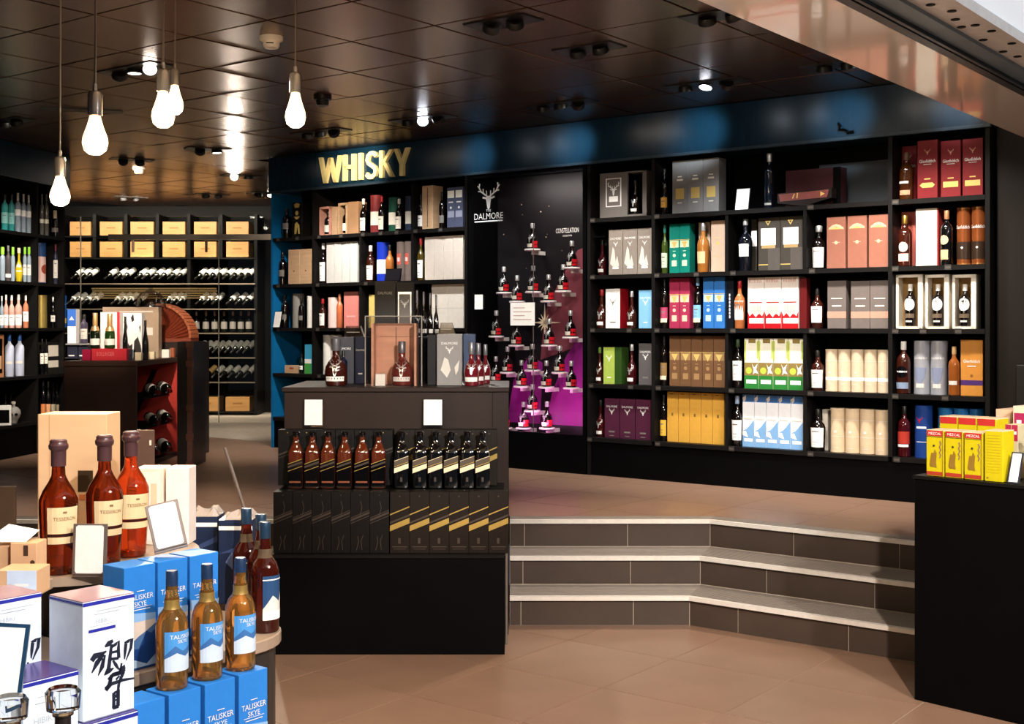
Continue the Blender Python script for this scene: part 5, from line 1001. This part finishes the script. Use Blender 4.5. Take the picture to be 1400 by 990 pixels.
for i, (a, b) in enumerate(((2, 11), (11.5, 20))): lbt(0, 'slim', a, b, 266, nth('teal glass gin bottle with dark cap', i, 2, 'the white capped bottles', True), teal, capb, lab_pr(paper('#7fb8b0'), .2, .5), group='teal gin bottles', key='teal')
for i, (a, b) in enumerate(((20.5, 28.5), (29, 35.5), (36, 42.5))): lbt(0, 'slim', a, b, 264+i*1.5, nth('clear bottle with tall white cap', i, 3, 'the teal bottles'), cgl, capw, [('r', -.2, 1.2, .42, .58, WHT)], group='clear bottles with white caps', key='wc', capz=.8)
for i, (a, b) in enumerate(((54.5, 60), (60.5, 66.5))): lbt(0, 'slim', a, b, 266, nth('grey glass bottle with cream collar', i, 2, 'the shelf divider'), gloss('#5a5652'), DGR, [('r', -.2, 1.2, .3, .4, CRE)], group='grey bottles with cream collars', key='gc')
lbt(0, 'wine', 70.5, 80.5, 288, 'dark spirit bottle with cream neck', blk, CRM, [('r', 0, 1, .2, .35, DGR)], capz=.68, capr=.5)
lg = M('cap_lime', '#8fd03a', .4)
for a, b, gm, lb in ((0, 7, cgl, 'lime capped clear bottle at the shelf end'), (15, 20.5, cgl, 'lime capped clear bottle behind a grey bottle')): lbt(1, 'slim', a, b, 338, lb, gm, lg, capz=.78, capr=.7)
lbt(1, 'straight', 7.5, 15, 336, 'dark grey bottle between lime capped ones', gloss('#4a4444'), DGR, [('r', -.2, 1.2, .1, .2, OFF)])
lbt(1, 'decanter', 20.8, 31, 339, 'yellow liqueur bottle beside lime capped bottles', gloss('#c8b020'), CRM, [('r', .2, .9, .3, .5, CRE)])
for i, (a, b) in enumerate(((31.5, 36.5), (37, 42.5))): lbt(1, 'slim', a, b, 338, nth('clear bottle with bright lime cap and pale label', i, 2, 'the yellow bottle'), cgl, lg, lab_pr(OFF, .2, .5), group='pair of lime capped bottles', key='lime2', capz=.8, capr=.7)
tb(SPW, RZ[1], 56.5, 67, 1, 332, 'navy topped pink tube on the spirits shelf', paper('#c8a8a0'), [('r', -.25, 1.25, .66, .96, paper('#1c3a66')), ('o', .5, .35, .4, paper('#8a4030'))], t=.05, lid=paper('#1c3a66'))
lbt(1, 'slim', 73, 79, 334, 'white labelled bottle with dark red neck', gloss('#2a2c3a'), M('cap_maroon', '#6a1430', .4), lab_pr(OFF, .15, .6))
cb(SPW, RZ[1], 79.5, 86, 1, 334, 'steel blue carton with white panel on the spirits shelf', paper('#6a8cb0'), [('r', 0, .8, .4, .7, WHT)], t=.05)
rose = gloss('#d8a090')
for a, b, pt, lb, gm in ((0, 5, 405, 'clear gin bottle at the end of the rosy bottles', cgl), (5.2, 11.5, 403, 'white labelled rosy bottle', rose), (12, 20, 404, 'wide rosy glass bottle with white label', rose), (20.5, 30, 403, 'large rosy decanter with white label', rose)): lbt(2, 'broad', a, b, pt, lb, gm, capw, lab_pr(WHT, .08, .4))
for i, (a, b) in enumerate(((31.5, 39), (39.5, 48))): lbt(2, 'straight', a, b, 404, nth('copper pink bottle with long white label', i, 2, 'the rosy decanter'), gloss('#c87c5c'), capw, lab_pr(WHT, .2, .5), group='copper pink bottles', key='cpk')
tb(SPW, RZ[2], 59, 67.5, 1, 404, 'gold gift tube on the spirits shelf', M('tube_gold', '#a08a48', .35, .5), t=.05)
lbt(2, 'straight', 69.5, 75.5, 406, 'silver black bottle beside the blue carton', blk, caps, lab_pr(OFF, .2, .4))
cb(SPW, RZ[2], 77, 86, 1, 404, 'vivid blue carton with yellow corner on the spirits shelf', paper('#1c5fb4'), [('r', .55, .95, .14, .3, paper('#e0d080')), ('r', .3, .8, .7, .74, WMK)], t=.05)
cb(SPW, RZ[3], -6, 5.5, 1, 454, 'framed orange carton with dark window', paper('#c88a60'), [('r', .1, .8, .1, .9, BLACK), ('r', .2, .7, .2, .5, paper('#e0b890'))], t=.05)
for i, (a, b) in enumerate(((7, 19), (20.5, 33))): lbt(3, 'slim', a, b, 453, nth('tall frosted vodka bottle with blue cap', i, 2, 'the orange carton'), frost, M('cap_cobalt', '#2a5aa8', .35), [('r', .1, .9, .3, .36, OFF)], group='frosted vodka bottles', key='vodka', n=20)
cb(SPW, RZ[3], 34.5, 50, 1, 470, 'blue violet carton with pale bowl print', paper('#3a3a9a'), [('r', 0, 1, .94, 1, WMK), ('p', [(.0, .8), (.9, .85), (.85, .5), (.6, .2), (0, .1)], OFF)], t=.12)
for i, (a, b) in enumerate(((55, 60), (60.5, 65.5))): lbt(3, 'slim', a, b, 464, nth('black bottle with tall cream label', i, 2, 'the banded carton', True), blk, capb, lab_pr(CRE, .3, .6), group='black bottles with cream labels', key='bcl')
cb(SPW, RZ[3], 66, 80, 1, 468, 'black and cream banded carton on the spirits shelf', paper('#24221e'), [('r', .0, 1, .55, .9, CRE), ('r', 0, 1, .2, .42, CRE)], t=.05)
lbt(3, 'slim', 80.5, 86, 461, 'clear bottle with silver cap beside banded carton', cgl, caps, lab_pr(OFF, .2, .5))
fr5 = tag(link('picture_stand', MB().box(-.06, .06, 0, .012, 0, .17).mesh('picture_stand', WHT, False), None, SPW.pt(SPW.s_at(5, .03), .03, RZ[4]+.0007), .25), 'white framed dark card on the lowest spirits shelf', 'sign')
part('card_face', MB().box(-.045, .045, -.001, 0, .02, .13), BLACK, fr5, smooth=False)
sk = empty('skull_decanter', SPW.pt(SPW.s_at(20, .07), .08, RZ[4]+.0007), .4, 'grey glass skull shaped decanter on the lowest spirits shelf', 'bottle'); SKM = gloss('#8f8a84')
part('skull', MB().lathe([(0, 0), (.03, 0), (.036, .02), (.04, .035), (.055, .055), (.062, .085), (.056, .115), (.035, .138), (.014, .145), (.012, .165), (0, .165)], 18), SKM, sk)
for x in (-.02, .02): part('eye_socket', MB().lathe([(0, -.012), (.012, -.008), (.014, 0), (.012, .008), (0, .012)], 10, (x, -.054, .078)), BLACK, sk)
part('stopper', MB().lathe([(0, .165), (.016, .166), (.018, .185), (0, .19)], 12), capw, sk)
cb(SPW, RZ[4], 29.5, 37.5, 1, 560, 'black carton behind the skull decanter', paper('#1a1a1d', 'carton_jet'), t=.14)
lbt(4, 'slim', 38.5, 49.5, 523, 'tall ribbed frosted bottle on the lowest spirits shelf', gloss('#a8a498'), caps, n=10)
for i, (a, b) in enumerate(((5, 10.5), (12, 17.5))): sb(SPW, RZ[4], 'straight', a, b, 540, nth('dark bottle behind the skull decanter', i, 2, 'the ribbed bottle', True), dark, capb, t=.2, name='spirit_bottle', group='dark bottles behind the skull', key='dks')
for i, (a, b) in enumerate(((56, 62), (62.5, 69), (69.5, 76), (77, 84))): lbt(4, 'wine', a, b, 520+i*2, ('dark bottle with plain orange label', 'dark bottle with broad apricot label', 'dark bottle with round cream label', 'dark bottle with slanted beige label')[i]+' beside the cabinet', blk, capb, [('r', -.1, 1.1, .1, .4, paper(('#d8824a', '#e0a070', '#d8c8a8', '#c8b890')[i]))])
# ================================================================== black counter at the entrance
kc = empty('display_counter', KF.pt(0, 0), KF.th, 'plain black counter carrying yellow boxes beside the steps', 'counter')
part('body', MB().box(0, 1.3, 0, .75, 0, .945), BLACK, kc, smooth=False, bevel=.003)
part('top', MB().box(-.006, 1.31, -.006, .756, .945, .96), M('counter_top_black', '#121110', .35, spec=.2, var=.1), kc, smooth=False, bevel=.002)
ZB = .961
YEL = paper('#c4b414'); TOPC = paper('#e8cfa6')
MZ = [('r', .03, .97, .87, .99, paper('#b8302c')), ('t', 'MEZCAL', .5, .925, .055, WMK, .8), ('r', .03, .97, .02, .1, paper('#a83a28')), ('r', 0, 1, .85, .86, INK), ('p', [(.2, .25), (.3, .5), (.45, .5), (.5, .58), (.62, .5), (.58, .3), (.62, .18), (.5, .2), (.25, .2)], paper('#8a6a2a')), ('o', .45, .66, .06, INK), ('k', [([(.8, .4), (.86, .46), (.78, .52), (.87, .58), (.79, .64), (.87, .7), (.8, .77)], .05)], paper('#7a5a6a')), ('r', .96, 1, 0, 1, paper('#8a6a2a'))]
cb(KF, ZB, 1265.5, 1344, 3, 590, 'yellow carton with red title band and brown figure print', YEL, MZ, t=.02, d=.12, lid=TOPC, lid_h=.004, gap=.008, name='spirit_carton', frm='the counter corner')
cb(KF, ZB, 1346, 1371.5, 1, 589, 'plain yellow carton turned side on at the end of the row', YEL, [('r', .1, .2, .05, .08, paper('#8a6a2a'))]+[('r', .12, .9, .9-.055*i, .905-.055*i, paper('#b0a018')) for i in range(14)], t=.02, d=.10, lid=TOPC, lid_h=.004, name='spirit_carton')
cb(KF, ZB, 1284, 1362, 3, 571, 'yellow carton with cream top standing in the second row', YEL, MZ[:1], t=.2, d=.12, lid=TOPC, lid_h=.004, gap=.004, name='spirit_carton', frm='the counter corner')
cb(KF, ZB, 1374, 1392, 2, 581, 'small carton with magenta title band beside the white card', paper('#c8bc98'), [('r', 0, 1, .7, 1, paper('#a82a4a')), ('r', .2, .8, .82, .88, WMK)], t=.17, d=.09, name='spirit_carton', lid=TOPC, lid_h=.004, frm='the yellow cartons')
cb(KF, ZB, 1361, 1384, 1, 560, 'peach topped carton stacked behind the yellow ones', paper('#e8c0a0'), [('r', .05, .95, .1, .9, paper('#f0ccb0'))], t=.37, d=.16, name='spirit_carton')
cb(KF, ZB, 1384.5, 1420, 2, 556, 'cream carton with magenta label behind the white jar', paper('#ecd8c0'), [('r', .1, .95, .66, .9, paper('#a82a5a')), ('r', .3, .7, .75, .8, WMK)], t=.3, d=.16, name='spirit_carton', group='cream cartons with magenta labels', frm='the peach carton')
cd = card(KF, ZB, 1377, 1393, 617, .02, 'tilted white card in a dark frame on the black counter', frame=M('frame_navy', '#1c2434', .4), tilt=.35)
jar = empty('spirit_jar', KF.pt(KF.s_at(1412, .08), .13, ZB), KF.th, 'white ceramic jar with glass stopper at the end of black counter', 'jar')
part('jar_body', MB().lathe([(0, 0), (.05, 0), (.056, .01), (.058, .12), (.05, .14), (.022, .15), (.02, .165), (0, .165)], 20), paper('#e6e4dc', None, .25), jar)
part('stopper', MB().lathe([(0, .165), (.014, .166), (.012, .19), (.02, .2), (.022, .215), (0, .225)], 14), clearw, jar)
part('label', MB().lathe([(.0575, .03), (.0585, .08)], 10, a0=-.8, a1=.8), paper('#b83a40'), jar)
# ================================================================== rounded display table in the foreground
def tp(e, v, z=0): p = EAX*e+VAX*v; return Vector((p.x, p.y, z))
tab = empty('display_table', (0, 0, 0), 0, 'dark display table with rounded pale brown top carrying whisky and cognac', 'table')
def rrect(e0, e1, v0, v1, r, n=8):
    out = []
    for ce_, cv_, a0 in ((e1-r, v0+r, -pi/2), (e1-r, v1-r, 0), (e0+r, v1-r, pi/2), (e0+r, v0+r, pi)):
        for i in range(n+1): a = a0+pi/2*i/n; p = EAX*(ce_+r*cos(a))+VAX*(cv_+r*sin(a)); out.append((p.x, p.y))
    return out
TTOP = M('table_top', '#a08a76', .3, var=.06, scale=5); TBOD = M('table_body', '#2c2826', .4, var=.1)
ZTB = .70
part('body', MB().prism(rrect(-3.75, -2.755, 1.2, 2.585, .19), 0, ZTB-.035), TBOD, tab, smooth=False)
part('top', MB().prism(rrect(-3.78, -2.74, 1.18, 2.60, .2), ZTB-.035, ZTB), TTOP, tab, smooth=False, bevel=.003)
part('front_tier', MB().prism(rrect(-2.7, -2.42, 1.682, 2.42, .02, 2), 0, .395), TBOD, tab, smooth=False)
part('front_tier', MB().prism(rrect(-2.7, -2.38, 1.2, 1.678, .02, 2), 0, .54), TBOD, tab, smooth=False)
part('front_tier', MB().prism(rrect(-2.38, -2.08, 1.2, 1.678, .02, 2), 0, .6), TBOD, tab, smooth=False)
part('round_riser', MB().lathe([(0, 0), (.365, 0), (.365, .025), (0, .025)], 48, (-1.30, 3.715, .90)), TTOP, tab)
part('riser_post', MB().lathe([(.12, 0), (.12, .2)], 20, (-1.27, 3.72, .70)), TBOD, tab)
# ---- blue whisky cartons and bottles
TBL = paper('#2f7fd0'); TNV = paper('#1a3c74'); PEACH = paper('#d8c4b4'); MIST = paper('#9fb6cc')
TAL = [('r', 0, 1, .28, .46, PEACH), ('p', [(0, .46), (1, .46), (1, .52), (0, .56)], paper('#8fb4dc')), ('r', 0, 1, 0, .2, TNV), ('p', [(0, .2), (.2, .26), (.45, .32), (.7, .36), (1, .42), (1, .2)], paper('#4a6a94')), ('p', [(.45, .2), (.7, .36), (.85, .33), (1, .36), (1, .2)], TNV), ('p', [(0, .06), (.3, .1), (.7, .04), (1, .12), (1, .02), (0, .02)], MIST), ('t', 'TALISKER', .5, .70, .05, WMK, .86), ('t', 'SKYE', .5, .635, .045, WMK, .5), ('r', .15, .85, .60, .605, WMK), ('r', .2, .8, .575, .582, WMK), ('r', .38, .62, .755, .762, WMK)]
TS = [('r', 0, 1, 0, .2, TNV)]
k = carton(.097, .092, .27, TBL, TAL, TS, key='tal')
kl = carton(.097, .092, .295, TBL, TAL, TS, key='tal')
def tput(kit, name, e, v, z, label, cat, group=None, d=.0): # front centre of the face at (e, v)
    return put(kit, name, tp(e-d/2, v, z), RT, label, cat, group)
for i, v in enumerate((2.02, 2.125, 2.23)): tput(k, 'whisky_carton', -2.765, v, ZTB+.001, nth('blue mountain print carton behind the bottles', i, 3, 'the brush lettered carton'), 'box', 'blue cartons behind the bottles', .092)
for i, v in enumerate((1.876, 1.985, 2.095, 2.205)): tput(kl, 'whisky_carton', -2.535, v, .397, nth('blue whisky carton in the front row', i, 4, 'the brush lettered carton'), 'box', 'blue cartons in the front row', .092)
wl_ = glass('#e09a48', .85); neckg = M('neck_gold', '#a8894a', .35, .5)
TLB = [('r', .12, 1.25, .16, .50, paper('#4f97d8')), ('p', [(.12, .16), (.12, .27), (.5, .33), (.8, .28), (1.25, .34), (1.25, .16)], paper('#cfdcea')), ('p', [(.12, .3), (.45, .38), (.7, .33), (1.25, .38), (1.25, .33), (.8, .28), (.5, .32), (.12, .27)], paper('#3f6ea8')), ('t', 'TALISKER', .68, .455, .035, WMK, .85), ('t', 'SKYE', .7, .415, .03, WMK, .45)]
kb = bottle('talisker', .292, .0395, wl_, M('cap_navy', '#1c3150', .3), TLB, key='talb', n=28, capz=.84, capr=.38, neck=(.675, .755, neckg))
for i, v in enumerate((1.985, 2.095, 2.205)): put(kb, 'whisky_bottle', tp(-2.587, v, .6935), RT-.35, nth('amber whisky bottle with blue label', i, 3, 'the brush lettered carton'), 'bottle', 'amber bottles on blue cartons')
# ---- dark navy wrapped gift boxes and dark bottles at the back corner
NVB = paper('#1f2a44'); WRAP = pane_mat('cling_wrap', (.85, .83, .8), .3)
for gi, (px0, px1, y) in enumerate(((255, 297, 4.12), (299, 345, 4.05))):
    f_ = Frame((0, y), 0); w_ = f_.s_at(px1, 0)-f_.s_at(px0, 0)
    ki = carton(w_, .11, .27, NVB, [('r', 0, 1, .88, .93, WMK), ('p', [(.0, .6), (.4, .66), (.9, .75), (1, .78), (1, .7), (.5, .62)], paper('#3a4a70')), ('p', [(.2, .5), (.4, .62), (.6, .55), (.5, .38)], paper('#5a6a94'))], key='nv%d' % px0)
    o = put(ki, 'gift_box', ((f_.s_at(px0, 0)+f_.s_at(px1, 0))/2, y+.055, ZTB+.001), .0, nth('navy gift box wrapped in clear film', gi, 2, 'the white gift cartons'), 'box', 'navy wrapped gift boxes')
    cr = MB(); random.seed(px0); pts = []
    for j in range(6):
        for i in range(7): pts.append((-w_/2+w_*i/6, -.055+.11*j/5, .271+(random.uniform(.0, .03) if 0 < i < 6 and 0 < j < 5 else 0)))
    cr.add(pts, [(j*7+i, j*7+i+1, (j+1)*7+i+1, (j+1)*7+i) for j in range(5) for i in range(6)]); cr.flat = True
    part('film_wrap', cr, M('film', '#b8aca4', .12, .3, spec=.9), o, smooth=False)
cb(Frame((0, 4.2), 0), ZTB+.001, 336, 352, 1, 716, 'steel blue gift box behind the dark bottles', paper('#3a5a86'), t=.0, d=.1, name='gift_box')
dkb = bottle('talisker', .32, .042, glass('#5a1c0e', .7), M('cap_navy2', '#22384e', .25, .3), [('r', .35, 1.3, .14, .52, paper('#27466c')), ('p', [(.35, .22), (.7, .34), (1.0, .28), (1.3, .4), (1.3, .2), (.35, .18)], OFF), ('r', .35, 1.3, .12, .2, WMK), ('r', .35, 1.3, .48, .49, WMK)], key='dkb', n=24, capz=.85, capr=.40, neck=(.675, .755, M('neck_clear', '#5a4a3a', .1)))
for i, (x, y) in enumerate(((-.728, 3.70), (-.77, 3.85), (-.84, 3.97))): put(dkb, 'whisky_bottle', (x, y, ZTB+.001), .35, nth('dark whisky bottle with navy label', i, 3, 'the table corner'), 'bottle', 'dark bottles on the table corner')
# ---- cognac
zc_ = .9255
cog = glass('#9a3812', .88); wax = M('wax_brown', '#4e3234', .3); cap_ = M('cognac_capsule', '#4a2c30', .35)
cp_lab = lambda x0: [('r', x0, 1.35, .31, .505, paper('#ecd0a0')), ('r', x0, 1.35, .235, .285, paper('#ecd0a0')), ('r', x0, 1.35, .29, .305, paper('#2a1210')), ('t', 'TESSERON', (x0+1.35)/2+.02, .42, .026, M('print_tan', '#8a6a48', .5), .85), ('r', (x0+1.35)/2-.04, (x0+1.35)/2+.06, .46, .475, M('print_tan'))]
kc1 = bottle('cognac', .364, .0515, cog, wax, cp_lab(.45), key='cog', n=32, capz=.80, capr=.40, flare=1)
kc2 = bottle('cognac', .364, .0515, glass('#d8491c', .75), wax, cp_lab(.45), key='cog2', n=32, capz=.80, capr=.40, flare=1)
for (px, y), kk, lb in (((80, 3.42), kc1, 'cognac bottle with brown wax top at the rim of the round riser'), ((143, 3.55), kc1, 'cognac bottle with brown wax top behind the white price card'), ((179, 3.68), kc2, 'bright red orange cognac bottle half hidden behind a darker one')):
    put(kk, 'cognac_bottle', ((px-CX)/F*y, y, zc_), -.15, lb, 'bottle')
WB = M('box_maple', '#e0b890', .5, var=.06, scale=6, stretch=(1, 1, 4))
wf = Frame((0, 3.80), 0); a, b = wf.s_at(52, 0), wf.s_at(146, 0)
kw = carton(b-a, .13, .405, WB, [('r', .58, .8, .42, .58, paper('#3a2c1c')), ('r', .0, .012, 0, 1, paper('#b08a64')), ('r', .165, .172, 0, 1, paper('#c89c74')), ('r', .6, .8, .36, .40, paper('#d07a4a'))], key='maple')
put(kw, 'wooden_box', ((a+b)/2, 3.865, zc_), 0, 'tall pale maple box standing behind the cognac bottles', 'box')
wf2 = Frame((0, 3.93), 0)
def fbox(px0, px1, y, z, h, d, mat, label, pr=(), name='carton', rz=0, **kw):
    f_ = Frame((0, y), 0); a, b = f_.s_at(px0, 0), f_.s_at(px1, 0); ki = carton(b-a, d, h, mat, pr, key=label, **kw)
    return put(ki, name, ((a+b)/2, y+d/2, z), rz, label, 'box')
fbox(185, 223, 3.86, zc_, .235, .09, paper('#f0dccb'), 'white gift carton with a clear bottle shaped window', [('r', .3, .9, .05, .95, paper('#f6e6da')), ('r', .55, .78, .2, .8, paper('#e8c8a8'))], 'gift_carton')
fbox(227, 258, 3.86, zc_, .235, .09, paper('#f6e9de'), 'plain white gift carton beside the windowed one', [('r', .0, .02, 0, 1, OFF)], 'gift_carton')
sgn = fbox(187, 211, 4.1, ZTB+.001, .557, .006, M('sign_brown', '#5a4640', .35, .2), 'brown metal sign panel in front of the cabinet', [('r', .72, .84, .91, .94, OFF)], 'metal_sign')
# price cards on the table
def tcard(c, w_, h_, rz, tilt, label, roll=0):
    o = tag(link('price_card', MB().box(-w_/2, w_/2, -.004, .004, 0, h_).mesh('price_card', M('card_frame', '#77685f', .35, .4), False, .001), None, c), label, 'sign'); o.rotation_euler = (-tilt, roll, rz)
    fr_ = part('card_face', MB().prism([(-w_/2+.012, .0), (w_/2-.012, .0), (w_/2-.008, .004), (w_/2-.008, h_-.012), (w_/2-.014, h_-.008), (-w_/2+.014, h_-.008), (-w_/2+.008, h_-.012), (-w_/2+.008, .006)], 0, .001), WHT, o, smooth=False); fr_.rotation_euler = (pi/2, 0, 0); fr_.location = (0, -.0042, .004)
    part('holder_foot', MB().box(-w_/2, w_/2, 0, .03, -.006, .002), M('card_frame'), o, smooth=False)
tcard(((122-CX)/F*3.36, 3.36, .933), .092, .135, -.05, .08, 'white price card in a brown frame before the cognac bottles')
tcard(((234-CX)/F*3.40, 3.40, .998), .088, .125, .35, .25, 'tilted white price card standing on the blue cartons', -.2)
# ---- white japanese whisky cartons
HW = paper('#e6eef6'); HB_ = paper('#2a2f9a'); LID = M('hibiki_top', '#b08a94', .25, .2, var=.06); HGR = M('print_silver', '#b8c0c8', .4, var=0); KAN = M('ink_navy', '#101a30', .6, var=0)
def K(pl, wd): return (pl, wd)
def kx(x, y): # photo crop pixels on the face (skewed) to face fractions
    fx_ = (x-248)/(600-248); top = 168-(x-248)/352*70; bot = 955-(x-248)/352*62; return (fx_, 1-(y-top)/(bot-top))
def ks(pts, wd): return ([kx(*p) for p in pts], [q*1.3/352 for q in wd] if isinstance(wd, list) else wd*1.25/352)
KANJI = [ks([(305, 555), (325, 525), (380, 508), (405, 495)], [26, 30, 16, 8]), ks([(385, 512), (340, 570), (305, 635)], [18, 26, 6]), ks([(352, 548), (385, 545), (350, 650)], [16, 16, 5]), ks([(395, 520), (380, 600), (348, 655)], [10, 14, 4]),
    ks([(395, 465), (420, 445), (450, 425)], [10, 26, 14]), ks([(440, 450), (430, 530), (420, 610), (392, 655)], [14, 18, 22, 8]), ks([(400, 640), (430, 625), (455, 610)], [20, 20, 6]), ks([(440, 470), (470, 450), (490, 430), (488, 480), (490, 545)], [12, 16, 12, 16, 18]), ks([(440, 505), (485, 498)], 12), ks([(432, 550), (490, 545)], 14), ks([(450, 560), (470, 590), (490, 620)], [10, 16, 8]),
    ks([(540, 450), (535, 500), (530, 555)], [18, 16, 6]), ks([(530, 445), (560, 432), (582, 420), (575, 480), (540, 565)], [10, 16, 20, 16, 5]),
    ks([(490, 625), (535, 605)], [12, 22]), ks([(510, 580), (500, 640), (440, 665)], [10, 16, 14]), ks([(420, 690), (450, 655), (520, 640), (535, 625)], [22, 20, 20, 10]), ks([(440, 655), (425, 720), (400, 755)], [18, 22, 20]), ks([(400, 750), (440, 715), (520, 695), (600, 688)], [26, 18, 14, 8]), ks([(525, 640), (505, 680), (490, 720)], [16, 18, 14]), ks([(470, 690), (495, 665)], [12, 8]),
    ks([(490, 720), (485, 770), (470, 810)], [16, 14, 14]), ks([(456, 775), (455, 830), (455, 880)], [18, 16, 18]), ks([(488, 760), (486, 820), (484, 870)], [16, 18, 20]), ks([(456, 778), (488, 765)], 12), ks([(460, 830), (484, 822)], 8), ks([(450, 878), (490, 868)], 18)]
HIB = [('k', KANJI, KAN), ('t', 'HIBIKI', .37, .815, .035, HGR, .45), ('r', .1, .62, .73, .755, HB_), ('r', .25, .85, .90, .905, HGR), ('r', .2, .7, .875, .879, HGR), ('r', .1, .6, .78, .783, HGR), ('r', .0, 1, .0, .004, HGR)]
HS = [('r', .3, .7, .4, .405, HGR)]
def hib(e, v, z, h, lid, label, pr=HIB, key='hib', w_=.138):
    kk = carton(w_, .135, h, HW, [('r', 0, 1, .955, .985, HB_)]+pr, HS+[('r', 0, 1, .965, .985, HB_)], lid, .003, key=key); return put(kk, 'whisky_carton', tp(e-.0675, v, z), RT, label, 'box')
# carrying cartons first, then those on top
hib(-2.53, 1.612, .541, .272, M('hibiki_top_violet', '#4a3a86', .25, .2), 'white carton with violet top and silver name in the front', [('t', 'HIBIKI', .37, .66, .05, HGR, .55), ('r', .12, .62, .545, .575, HB_), ('r', .25, .85, .85, .855, HGR), ('r', .2, .7, .8, .805, HGR)], 'hib2')
hib(-2.53, 1.471, .541, .272, M('hibiki_top_violet'), 'white carton with violet top at the outer end of the front', [('t', 'HIBIKI', .37, .66, .05, HGR, .55), ('r', .12, .62, .545, .575, HB_)], 'hib3')
low_h = carton(.138, .135, .295, HW, [('r', 0, 1, .955, .985, HB_)], [], M('hibiki_top_violet'), .003, key='hib4')
put(low_h, 'whisky_carton', tp(-2.50-.0675, 1.752, .397), RT, 'white carton with violet top carrying the tall brush lettered carton', 'box')
hib(-2.515, 1.752, .6935, .275, LID, 'white carton with pink top and large brush lettering in front')
hib(-2.675, 1.61, ZTB+.001, .272, LID, 'white carton with pink top and brush lettering partly covered by violet tops')
kh = bottle('decanter', .27, .05, glass('#caa070', .8), M('stopper_glass', '#f2f6f8', .02, trans=1, ior=1.45, var=0), key='hibb', n=24, capz=.80, capr=.52, stopper=1, neck=(.70, .79, M('neck_black', '#1c1618', .3)))
PROF_ = None
for i, (px, y, zt) in enumerate(((86, 2.52, .891), (14, 2.46, .87))): put(kh, 'whisky_bottle', ((px-CX)/F*y, y, .602), RT, nth('faceted decanter with round clear glass stopper', i, 2, 'the brush lettered carton'), 'bottle', 'faceted decanters in front')
cdf = tag(link('price_card', MB().box(-.05, .05, -.004, .004, 0, .16).mesh('price_card', M('frame_petrol', '#1c3c58', .3), False), None, ((-6-CX)/F*2.62, 2.62, .815), 0), 'white price card in a petrol blue frame on violet topped carton', 'sign'); cdf.rotation_euler = (-.18, .08, .1)
part('card_face', MB().box(-.042, .042, -.005, -.004, .008, .152), WHT, cdf, smooth=False)
# ---- small craft boxes at the table edge
KR = M('kraft_board', '#dcae84', .55, var=.06)
rb2 = tag(link('riser_board', MB().box(-.3, .24, -.13, .14, 0, .03).mesh('riser_board', TTOP, False, .003), None, (-1.46, 3.2, .90), 0), 'low wooden board under the kraft boxes', 'riser')
part('riser_leg', MB().box(-.28, -.22, -.1, .1, -.199, 0), TBOD, rb2, smooth=False); part('riser_leg', MB().box(.12, .18, -.05, .12, -.199, 0), TBOD, rb2, smooth=False)
fbox(-4, 50, 3.09, .931, .065, .09, KR, 'pale blue fronted kraft box below the other kraft boxes', [('r', .25, 1, 0, 1, paper('#cfdcf0')), ('r', .45, .8, .4, .5, WMK)], 'kraft_box')
fbox(14, 50, 3.22, .931, .11, .07, KR, 'kraft box with dark square stamps', [('r', .5, .68, .7, .95, paper('#4a3428')), ('o', .85, .55, .09, paper('#4a3428')), ('r', .78, .98, .05, .3, paper('#4a3428'))], 'kraft_box')
fbox(-8, 13, 3.24, .931, .10, .06, KR, 'kraft box at the outer end of the board', [('r', .3, .6, .1, .2, paper('#4a3428'))], 'kraft_box')
pp = tag(link('wrapping_paper', MB().add([(-.05, -.04, 0), (.06, -.04, .0), (.07, .03, .02), (-.04, .04, .015), (0, 0, .04)], [(0, 1, 4), (1, 2, 4), (2, 3, 4), (3, 0, 4)]).mesh('wrapping_paper', WHT, False), None, ((12-CX)/F*3.27, 3.27, 1.043), 0), 'folded white wrapping paper on top of the kraft boxes', 'paper')
lp = fbox(-6, 20, 4.9, 0, .97, .02, M('bronze_panel', '#6a5444', .3, .4), 'bronze panel standing behind the kraft boxes', [], 'metal_sign')
# leaning sign rod
rod = tag(link('sign_rod', MB().tube([(0, 0, 0), (-.07, .0, .22)], .006, 6).mesh('sign_rod', M('rod_grey', '#5a4c44', .4)), None, ((333-CX)/F*4.08, 4.12, .98), 0), 'thin metal rod leaning out of the navy gift boxes', 'rod')
